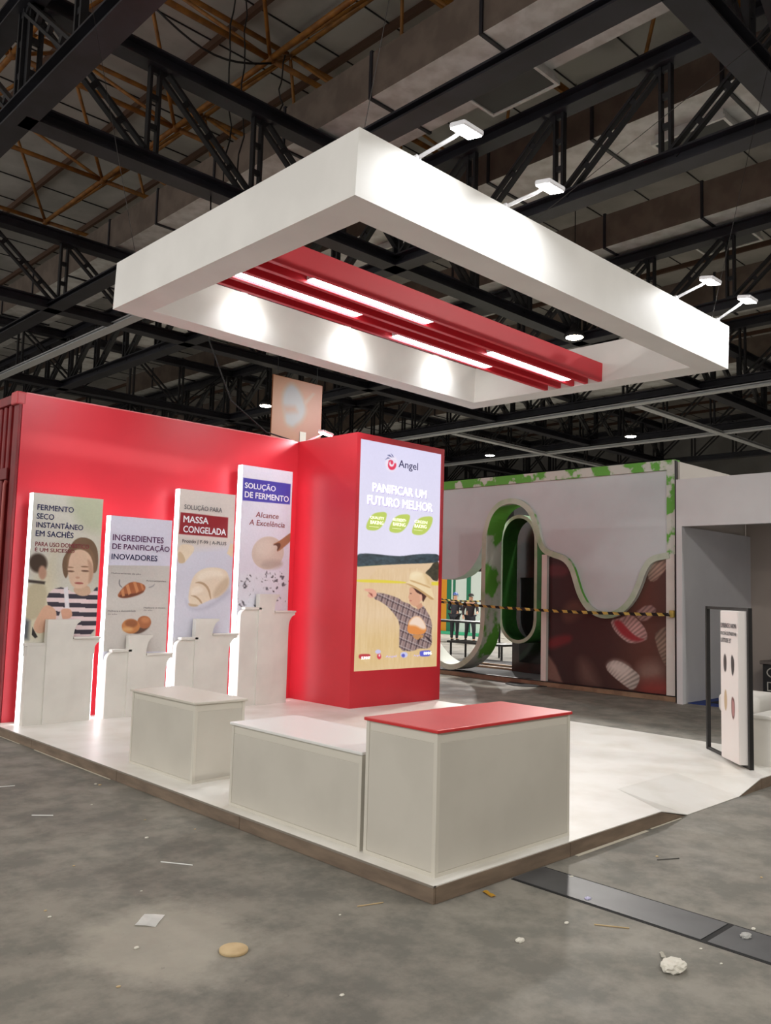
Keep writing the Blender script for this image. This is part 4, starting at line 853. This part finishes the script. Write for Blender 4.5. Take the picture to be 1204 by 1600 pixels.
two_tone(obj('wavy_band', ribbon(smooth_path(jleg)+sw, .11, 9.93, 10.45), wash, bt), wash, patch)
obj('lobe_edge', ribbon(smooth_path(lobe), .03, 9.99, 10.3), grey_white, bt)
ring = smooth_path([(7.34+.44*math.cos(a), 2.86+.5*math.sin(a)) for a in [math.pi*k/10 for k in range(11)]] + [(6.9,1.3)] + [(7.34+.44*math.cos(a), 1.22+.46*math.sin(a)) for a in [math.pi+math.pi*k/10 for k in range(11)]], 1)
two_tone(obj('inner_ring', ribbon(ring, .07, 10.5, 11.0, True), wash, bt), wash, green)
obj('dark_door', BX(11.2,11.26,6.2,8.0,.06,3.7), mat('dark_door_gloss', (44,32,30), .25, c2=(64,40,36), scale=2), bt)
obj('door_glass', BX(11.12,11.13,6.95,7.75,.3,2.1), mat('dark_glass', (24,24,26), .12), bt)
obj('top_edge', BX(9.94,10.12,3.6,10.6,3.97,4.14), patch_fine, bt)
obj('corner_edge', BX(9.95,10.0,3.6,3.76,2.5,3.97), patch_fine, bt)
obj('post', BX(9.95,10.05,6.24,6.36,.1,2.52), white_board, bt)
obj('post', BX(9.95,10.05,3.62,3.775,.1,2.5), white_board, bt)
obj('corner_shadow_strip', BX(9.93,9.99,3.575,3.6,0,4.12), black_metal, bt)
obj('side_wall', BX(10.0,13.2,3.54,3.6,0,4.1), mat('side_wall_board', (214,206,198), .6), bt)
obj('side_board', BX(10.42,10.46,3.6,6.3,.1,3.9), mat('booth_back_board', (60,44,40), .7), bt)
def mural_base(U, V):
    f = np.clip(U*.8+V*.2, 0, 1)[..., None]; return np.array([36.,24.,25.])*(1-f)+np.array([78.,58.,52.])*f
print_grid('mural', paint(ART_MURAL, 2.47, 2.36, 210, 200, mural_base, grain=.04), ((10.02,6.245,2.47),(0,-1,0),(0,0,-1)), 2.47, 2.37, print_mat('mural_ink', 0, .4), bt)
obj('mural_board', BX(10.022,10.05,3.775,6.24,.1,2.47), white_board, bt)
plinth_wood = mat('plinth_wood', (150,124,98), .6, c2=(126,102,80), scale=4)
obj('base_board', BX(9.95,10.0,3.6,10.6,0,.085), plinth_wood, bt)
obj('base_line', BX(9.94,10.0,3.6,10.6,.085,.1), black_metal, bt)
obj('booth_floor', BX(10.0,13.2,3.6,10.6,0,.08), mat('dark_carpet', (46,44,46), .8), bt)
obj('threshold', boxes((11.3,11.4,6.4,10,.08,.12),(11.9,12.0,6.4,10,.08,.12)), plinth_wood, bt)
tag(rebase(obj('floor_mat', extrude_poly([(9.98,7.1),(9.62,6.95),(9.45,6.6),(9.6,6.36),(9.98,6.2)], 'z', .001, .012), mat('black_mat', (30,29,30), .8))), 'black mat scrap lying at the foot of the neighbouring booth', 'mat')

# barrier tape, twisted
def twisted(a, b, name, label, w=.055, turns=20, sag=.06):
    bm = bmesh.new(); n = turns*4; rows = []; a, b = Vector(a), Vector(b)
    for i in range(n+1):
        t = i/n; p = a.lerp(b, t)+Vector((0,0,-sag*4*t*(1-t))); an = .55*math.sin(t*turns*math.pi)
        d = Vector((math.sin(an), 0, math.cos(an)))*w/2; rows.append((bm.verts.new(p+d), bm.verts.new(p-d+Vector((0,-.04,0)))))
    fs = [bm.faces.new((A[0], B[0], B[1], A[1])) for A, B in zip(rows, rows[1:])]
    me = bpy.data.meshes.new(name); bm.to_mesh(me); bm.free()
    me.materials.append(mat('tape_yellow', (206,180,92), .5)); me.materials.append(mat('tape_black', (26,24,22), .5))
    for i, p in enumerate(me.polygons): p.material_index = (i//2) % 2
    o = link(name, me); md = o.modifiers.new('thick', 'SOLIDIFY'); md.thickness = .003
    return tag(rebase(o), label, 'tape')
twisted((9.8,9.2,1.55), (9.8,3.66,1.47), 'barrier_tape', 'black and yellow barrier tape strung across the green booth', turns=26)
twisted((12.4,11.6,1.6), (12.4,9.4,1.58), 'barrier_tape', 'farther striped tape seen through the left gap of the green booth', turns=14, w=.04)
obj('tape_knot', bev(BX(9.86,9.93,3.6,3.68,1.42,1.54), .01, 1), mat('tape_yellow', (206,180,92), .5), bt)

# things far behind, seen through the gap
def dark_table(x, y0, y1, z, label):
    t = thing('trestle_table', label, 'table', (x, (y0+y1)/2, 0))
    obj('table_top', BX(x-.35,x+.35,y0,y1,z-.05,z), black_metal, t)
    for yy in (y0+.1, y1-.1):
        for xx in (x-.3, x+.3): obj('leg', BX(xx-.02,xx+.02,yy-.02,yy+.02,0,z-.05), black_metal, t)
dark_table(14.4, 11.0, 13.6, .96, 'high black table seen through the left gap of the green booth')
dark_table(13.7, 9.9, 11.8, .46, 'low black bench seen through the left gap of the green booth')
pb = thing('partition_wall', 'orange, green and white partition far behind the green booth', 'partition', (23, 20, 0))
obj('orange_panel', BX(23,23.05,20.42,21.6,.1,2.6), mat('orange_panel_paint', (222,150,40), .6), pb)
for a, b in ((20.18,20.42),(19.95,20.08),(19.12,19.34)): obj('green_post', BX(22.98,23.05,a,b,.1,2.6), mat('green_post_paint', (40,120,88), .5), pb)
for a, b in ((20.08,20.18),(19.34,19.95),(17.6,19.12)): obj('pale_panel', BX(23.0,23.04,a,b,.1,2.6), mat('pale_panel_paint', (214,226,218), .5), pb)
obj('green_kerb', BX(22.7,22.95,17.6,21.0,0,.12), mat('bright_green_kerb', (70,190,140), .6), pb)

# two people far away -------------------------------------------------------------
def skinned(name, J, E, m, parent=None, root=0, loc=(0,0,0), rz=0, lvl=1):
    me = bpy.data.meshes.new(name); me.from_pydata([j[:3] for j in J], E, []); me.materials.append(m)
    o = link(name, me, parent); o.location = loc; o.rotation_euler = (0,0,rz)
    md = o.modifiers.new('skin', 'SKIN'); md.use_smooth_shade = True
    for i, sv in enumerate(me.skin_vertices[0].data):
        r = J[i][3]; sv.radius = (r, r) if not isinstance(r, tuple) else r; sv.use_root = (i == root)
    sb = o.modifiers.new('sub', 'SUBSURF'); sb.levels = lvl; sb.render_levels = lvl
    return o
skin_m = mat('skin', (196,148,120), .55)
def hand(J, E, wrist, d):
    w = J[wrist]; p = (w[0]+d[0]*.06, w[1]+d[1]*.06, w[2]+d[2]*.06, .026); J.append(p); E.append((wrist, len(J)-1)); k = len(J)-1
    for f, (off, L) in enumerate(((-.03,.075),(-.01,.085),(.01,.08),(.028,.065))):
        J.append((p[0]+d[0]*.02, p[1]+d[1]*.02+off, p[2]+d[2]*.02, .011)); a = len(J)-1; E.append((k, a))
        J.append((p[0]+d[0]*L+.01, p[1]+d[1]*L+off, p[2]+d[2]*L, .009)); E.append((a, len(J)-1))
    J.append((p[0]+.03, p[1]-.04, p[2]-.005, .011)); a = len(J)-1; E.append((wrist, a)); J.append((p[0]+d[0]*.04+.04, p[1]-.045, p[2]+d[2]*.04, .009)); E.append((a, len(J)-1))
def person(label, loc, rz, h, arms, legs, lean, cloth, trous, hat):
    # x forward, y to the left
    s = h/1.72
    L = lean
    J = [(0,0,.95,.13),(L*.4,0,1.15,.125),(L*.8,0,1.36,.15),(L*1.05,0,1.5,.055),(L*1.2+.01,0,1.6,.088),(L*1.25+.02,0,1.68,.08)]
    E = [(0,1),(1,2),(2,3),(3,4),(4,5)]
    def limb(base, pts):
        p = base
        for q in pts: J.append(q); E.append((p, len(J)-1)); p = len(J)-1
        return p
    ends = []
    for sgn, (el, wr) in zip((1,-1), arms):
        ends.append(limb(2, [(L*.8,sgn*.19,1.42,.06),(el[0]+L*.6,sgn*el[1],el[2],.046),(wr[0]+L*.6,sgn*wr[1],wr[2],.03)]))
        a, b = Vector(J[-2][:3]), Vector(J[-1][:3]); hand(J, E, ends[-1], (b-a).normalized())
    feet = []
    for sgn, (kn, an) in zip((1,-1), legs):
        feet.append(limb(0, [(0,sgn*.1,.9,.1),(kn[0],sgn*.11,kn[1],.065),(an[0],sgn*.11,an[1],.042),(an[0]+.12,sgn*.12,an[1]-.05,.035)]))
    J2 = [(x*s,y*s,z*s,r*s) for x,y,z,r in J]
    o = skinned('person', J2, E, skin_m, None, 0, loc, rz, 1); tag(o, label, 'person')
    # clothing follows the same joints, a little fuller
    nsh = 6
    idx = {}
    def sub(keep, grow, zf=1.0, r0=.03):
        mp = {k: i for i, k in enumerate(keep)}
        return [(J2[k][0],J2[k][1],J2[k][2]*(zf if k == 0 else 1),J2[k][3]*grow+(r0 if k == 0 else .014)) for k in keep], [(mp[a],mp[b]) for a, b in E if a in mp and b in mp]
    arm_len = (len(J)-6-2*4)//2
    A0 = 6; A1 = 6+arm_len
    up = [0,1,2] + [A0,A0+1,A0+2] + [A1,A1+1,A1+2]
    Jc, Ec = sub(up, 1.0, .9, .055); skinned('jacket', Jc, Ec, cloth, o, 0)
    L0 = 6+2*arm_len; lo = [0]+[L0,L0+1,L0+2]+[L0+4,L0+5,L0+6]
    Jc, Ec = sub(lo, 1.0, 1.03, .03); skinned('trousers', Jc, Ec, trous, o, 0)
    for q in (L0+2, L0+6):
        a, b = Vector(J2[q][:3]), Vector(J2[q+1][:3])
        Jc = [(a.x-.03,a.y,a.z-.02,.05),(b.x,b.y,b.z,.048),(b.x+.08,b.y,b.z-.005,.04)]; skinned('shoe', Jc, [(0,1),(1,2)], black_metal, o, 0)
    hx, hz = J2[5][0], J2[5][2]
    bmh = bmesh.new(); bmesh.ops.create_uvsphere(bmh, u_segments=16, v_segments=10, radius=.105); bmesh.ops.delete(bmh, geom=[v for v in bmh.verts if v.co.z < -.03], context='VERTS')
    for v in bmh.verts: v.co.x *= 1.12
    if hat is not None:
        box(bmh, .06, .17, -.07, .07, -.035, -.022); obj('helmet', bmh, hat, o, True, off=False).location = (hx-.005, 0, hz+.0)
    else: obj('hair', bmh, mat('dark_hair', (30,24,22), .7), o, True, off=False).location = (hx-.02, 0, hz)
    # face: eyes, nose
    fb = bmesh.new()
    for yy in (-.032,.032): 
        r_ = bmesh.ops.create_icosphere(fb, subdivisions=1, radius=.012); bmesh.ops.translate(fb, verts=r_['verts'], vec=(J2[4][0]+.08*s, yy, J2[4][2]+.03))
    obj('eyes', fb, black_metal, o, off=False)
    return o
dark_jk = mat('dark_jacket', (44,44,52), .8); dark_tr = mat('dark_trousers', (34,34,40), .8); brown_jk = mat('dark_brown_top', (46,36,38), .8)
person('person in dark clothes and a blue helmet standing beyond the booth, hands in front', (19.6,17.0,0), math.radians(20), 1.68,
       [((.02,.27,1.16),(.24,.16,1.12)), ((.02,.27,1.16),(.26,.12,1.14))], [((.03,.5),(0,.07)), ((.0,.5),(-.04,.07))], .02, dark_jk, dark_tr, mat('blue_helmet', (58,84,150), .4))
person('person in dark clothes without a hat, mid-stride beyond the booth', (19.3,16.02,0), math.radians(-130), 1.66,
       [((.12,.24,1.17),(.3,.2,1.1)), ((-.1,.26,1.15),(.06,.27,.95))], [((.18,.52),(.22,.1)), ((-.02,.5),(-.26,.12))], .1, brown_jk, dark_tr, None)

# ------------------------------------------------------------------ white booth at the right edge
wb = thing('white_booth', 'plain white open booth at the right edge behind the poster stand', 'booth', (11, 1, 0))
gw2 = mat('white_booth_board', (220,220,222), .6, c2=(212,212,214), scale=.8)
obj('header', BX(9.78,9.9,-2.0,3.5,2.96,3.76), gw2, wb)
obj('jamb', BX(9.78,9.9,3.4,3.5,0,2.96), gw2, wb)
obj('return_wall', BX(9.9,12.6,3.42,3.5,0,2.96), gw2, wb)
obj('back_wall', BX(12.6,12.7,-2.0,3.5,0,3.3), mat('taupe_board', (176,164,154), .7), wb)
obj('booth_ceiling', BX(9.9,12.7,-2.0,3.5,3.2,3.26), gw2, wb)
obj('blue_carpet', BX(10.0,12.6,-2.0,3.42,.0005,.012), mat('blue_carpet', (40,62,128), .85), wb)
ch = thing('carved_chest', 'black chest with white line patterns at the right edge of the photo', 'chest', (12.05, 2.4, .012))
obj('body', bev(BX(11.8,12.3,1.9,2.9,.012,.62), .01, 1), mat('black_lacquer', (28,26,26), .4), ch)
obj('lid', bev(BX(11.76,12.34,1.86,2.94,.62,.68), .01, 1), mat('taupe_top', (112,102,96), .5), ch)
orn = mat('ivory_line', (206,200,190), .6)
for yy in (2.72,2.4,2.08):
    bm = bmesh.new()
    for k in range(12):
        a, b = 2*math.pi*k/12, 2*math.pi*(k+1)/12
        tube(bm, (11.79, yy+.1*math.cos(a), .48+.08*math.sin(a)), (11.79, yy+.1*math.cos(b), .48+.08*math.sin(b)), .01, 5)
    obj('ring_ornament', bm, orn, ch)
    obj('square_ornament', boxes((11.785,11.8,yy-.1,yy+.1,.3,.315),(11.785,11.8,yy-.1,yy+.1,.16,.175),(11.785,11.8,yy-.1,yy-.085,.175,.3),(11.785,11.8,yy+.085,yy+.1,.175,.3),(11.785,11.8,yy-.01,yy+.01,.175,.3)), orn, ch)
rug = tag(rebase(obj('dark_rug', BX(10.3,11.7,1.6,3.2,.0125,.02), mat('dark_rug', (36,36,40), .9))), 'dark rug on the floor before the carved chest', 'rug')

# framed poster stand --------------------------------------------------------------
fa, fb_ = Vector((4.81,.22,.1)), Vector((5.57,1.0,.1)); dvec = (fb_-fa); LEN = dvec.length; yawf = math.atan2(dvec.y, dvec.x)
fs = thing('poster_stand', 'black framed stand holding a tall white poster of leaf and bean pictures', 'poster stand', fa, (0,0,yawf))
def fp(name, bm, m): return link(name, mesh_of(bm, name, m), fs)
HF = 1.57
fp('frame_post', BX(-.02,.02,-.02,.02,0,HF), black_metal); fp('frame_post', BX(LEN-.02,LEN+.02,-.02,.02,0,HF), black_metal)
fp('frame_rail', BX(.02,LEN-.02,-.015,.015,HF-.03,HF), black_metal); fp('frame_rail', BX(.02,LEN-.02,-.015,.015,0,.03), black_metal)
pbd = fp('poster_board', bev(BX(.03,.47,-.02,.1,.035,HF-.035), .004, 1), mat('poster_white', (232,226,222), .5))
ART_TEA = [('p',[(.18,.3),(.3,.29),(.36,.34),(.33,.41),(.22,.42),(.16,.37)],(74,68,68),.01),('p',[(.6,.3),(.7,.29),(.8,.33),(.78,.4),(.68,.44),(.62,.4)],(64,60,62),.01),
  ('p',[(.2,.55),(.3,.53),(.36,.58),(.36,.65),(.26,.69),(.18,.64)],(196,172,138),.01),('p',[(.6,.58),(.7,.57),(.8,.6),(.8,.69),(.7,.73),(.6,.69)],(110,70,70),.006),('p',[(.63,.6),(.7,.59),(.77,.62),(.77,.68),(.7,.71),(.63,.68)],(178,126,124),.006)]
img = paint(ART_TEA, .434, 1.48, 60, 140, plain(234,226,222))
# the reader stands on the +y side: text runs from far to near
print_grid('poster_print', img, ((.467,.1025,HF-.045),(-1,0,0),(0,0,-1)), .434, 1.48, ink, None).parent = pbd
for body, w1, v0 in (('EXPERIENCIE O AROMA', .39, .125), ('DO CHÁ CULTIVADO NA', .39, .2), ('LATITUDE 35°', .26, .275)):
    o = lettering(body, ((.445,.104,HF-.045),(-1,0,0),(0,0,1),(0,1,0)), 0, w1, -v0-.04, -v0+.008, grey_ink, None, .02); o.parent = pbd

# white arched stool and a low white seat behind the stand
st = thing('arched_stool', 'white stool with an arched opening right behind the poster stand', 'stool', (5.55, .3, .1))
def arch_outline(x0, x1, z0, z1, t): 
    r = (x1-x0)/2-t; c = (x0+x1)/2
    return [(x0,z0),(x0,z1),(x1,z1),(x1,z0),(x1-t,z0)] + [(c+r*math.cos(a), z0+r*1.1*math.sin(a)) for a in [math.pi*k/12 for k in range(13)]] + [(x0+t,z0)]
obj('seat_block', extrude_poly(arch_outline(5.1,6.0,.1,.56,.13), 'y', .04, .32), white_board, st)
obj('seat_top', bev(BX(5.08,6.03,.02,.34,.56,.6), .012, 2), white_board, st)
st2 = thing('shell_seat', 'white rounded seat seen above the arched stool at the right edge', 'seat', (6.9, 1.1, 0))
obj('seat_shell', bev(BX(6.55,7.25,.85,1.35,.38,.62), .07, 3), white_board, st2, True)
obj('pedestal', lathe([(.22,0),(.2,.03),(.06,.08),(.06,.38)], 16), white_board, st2, True, off=False)

# ------------------------------------------------------------------ litter on the floor
def litter(name, bm, m, label, cat): return tag(rebase(obj(name, bm, m)), label, cat)
def bentsheet(cx, cy, w, h, rot, z=.002, bend=.012):
    bm = bmesh.new(); c, s = math.cos(rot), math.sin(rot); g = {}
    for i in range(4):
        for j in range(3):
            x, y = (i/3-.5)*w+random.uniform(-.1,.1)*w/3, (j/2-.5)*h
            g[i,j] = bm.verts.new((cx+c*x-s*y, cy+s*x+c*y, z+bend*abs(math.sin(i*1.3+j))))
    for i in range(3):
        for j in range(2): bm.faces.new((g[i,j],g[i+1,j],g[i+1,j+1],g[i,j+1]))
    r = bmesh.ops.solidify(bm, geom=bm.faces[:], thickness=.001); return bm
litter('paper_scrap', bentsheet(-1.31,.8,.16,.11,.75,.002,.004), paper, 'white rectangular paper scrap on the bare concrete floor', 'paper')
litter('wood_disc', bev(lathe([(.068,0),(.07,.004),(.07,.012),(.066,.016)], 28), .001, 1), wood_pale, 'round pale wooden disc lying on the concrete floor', 'disc').location = (-1.19,.21,0)
def crumple(cx, cy, r, seed):
    bm = bmesh.new(); bmesh.ops.create_icosphere(bm, subdivisions=3, radius=r); rr = random.Random(seed)
    for v in bm.verts:
        k = rr.uniform(.82,1.1); v.co = Vector((v.co.x*k*1.25, v.co.y*k*.9, max(v.co.z*k*.5, -r*.28)))
    mz = min(v.co.z for v in bm.verts)
    for v in bm.verts: v.co += Vector((cx, cy, -mz+.0005))
    return bm
litter('crumpled_paper', crumple(.27,-1.29,.06,3), paper2, 'crumpled pale paper on the floor near the trench cover', 'paper')
litter('paper_scrap', bentsheet(.36,-1.19,.07,.02,.7), paper2, 'small torn strip lying beside the crumpled paper', 'paper')
litter('crumpled_paper', crumple(-.03,-.62,.022,5), paper2, 'small torn grey paper piece in front of the platform corner', 'paper')
litter('crumpled_paper', crumple(.75,-.52,.02,8), mat('lilac_paper', (200,196,226), .7), 'tiny lilac wrapper on the trench cover edge', 'wrapper')
litter('crumpled_paper', crumple(.92,-1.36,.03,9), mat('grey_tissue', (176,176,172), .8), 'grey tissue scrap on the trench cover plate', 'paper')
litter('tape_scrap', bentsheet(.37,-.1,.1,.035,-1.9,.002,.006), mat('ochre_tape', (222,176,60), .6), 'yellow tape scrap sticking out under the platform edge', 'tape')
def stick(a, b, r=.0035): 
    bm = bmesh.new(); tube(bm, (a[0],a[1],r), (b[0],b[1],r), r, 6); return bm
for a, b, m, lab in (((-.8,1.6),(-.68,1.42),paper,'thin white strip on the floor left of the low counter'), ((-1.0,3.15),(-.88,3.05),paper,'thin white strip on the floor in front of the small box counter'), ((.45,-.75),(.55,-.9),wood_pale,'thin wooden splinter beside the trench cover'),
        ((-.35,.25),(-.2,.2),wood_pale,'wood splinter on the floor beside the platform long edge'), ((1.35,-1.5),(1.6,-1.62),wood_pale,'pale wooden lath at the right edge beyond the trench'), ((-.95,4.2),(-.75,4.15),paper,'small pale strip on the floor far left of the box counter'), ((1.75,-.42),(1.9,-.5),mat('grey_stick', (90,88,84), .7),'grey stick on the concrete right of the trench')):
    litter('strip_scrap', stick(a, b), m, lab, 'scrap')
for i in range(26):
    x, y = random.uniform(-2.2,-.15), random.uniform(-.6,4.5)
    if i > 18: x, y = random.uniform(.2,2.0), random.uniform(-1.6,-.15)
    tag(rebase(obj('debris_crumb', crumple(x, y, random.uniform(.006,.013), i), paper2 if i % 3 else wood_pale)), 'tiny pale crumb of debris scattered on the concrete floor', 'debris', 'crumbs on the concrete floor')
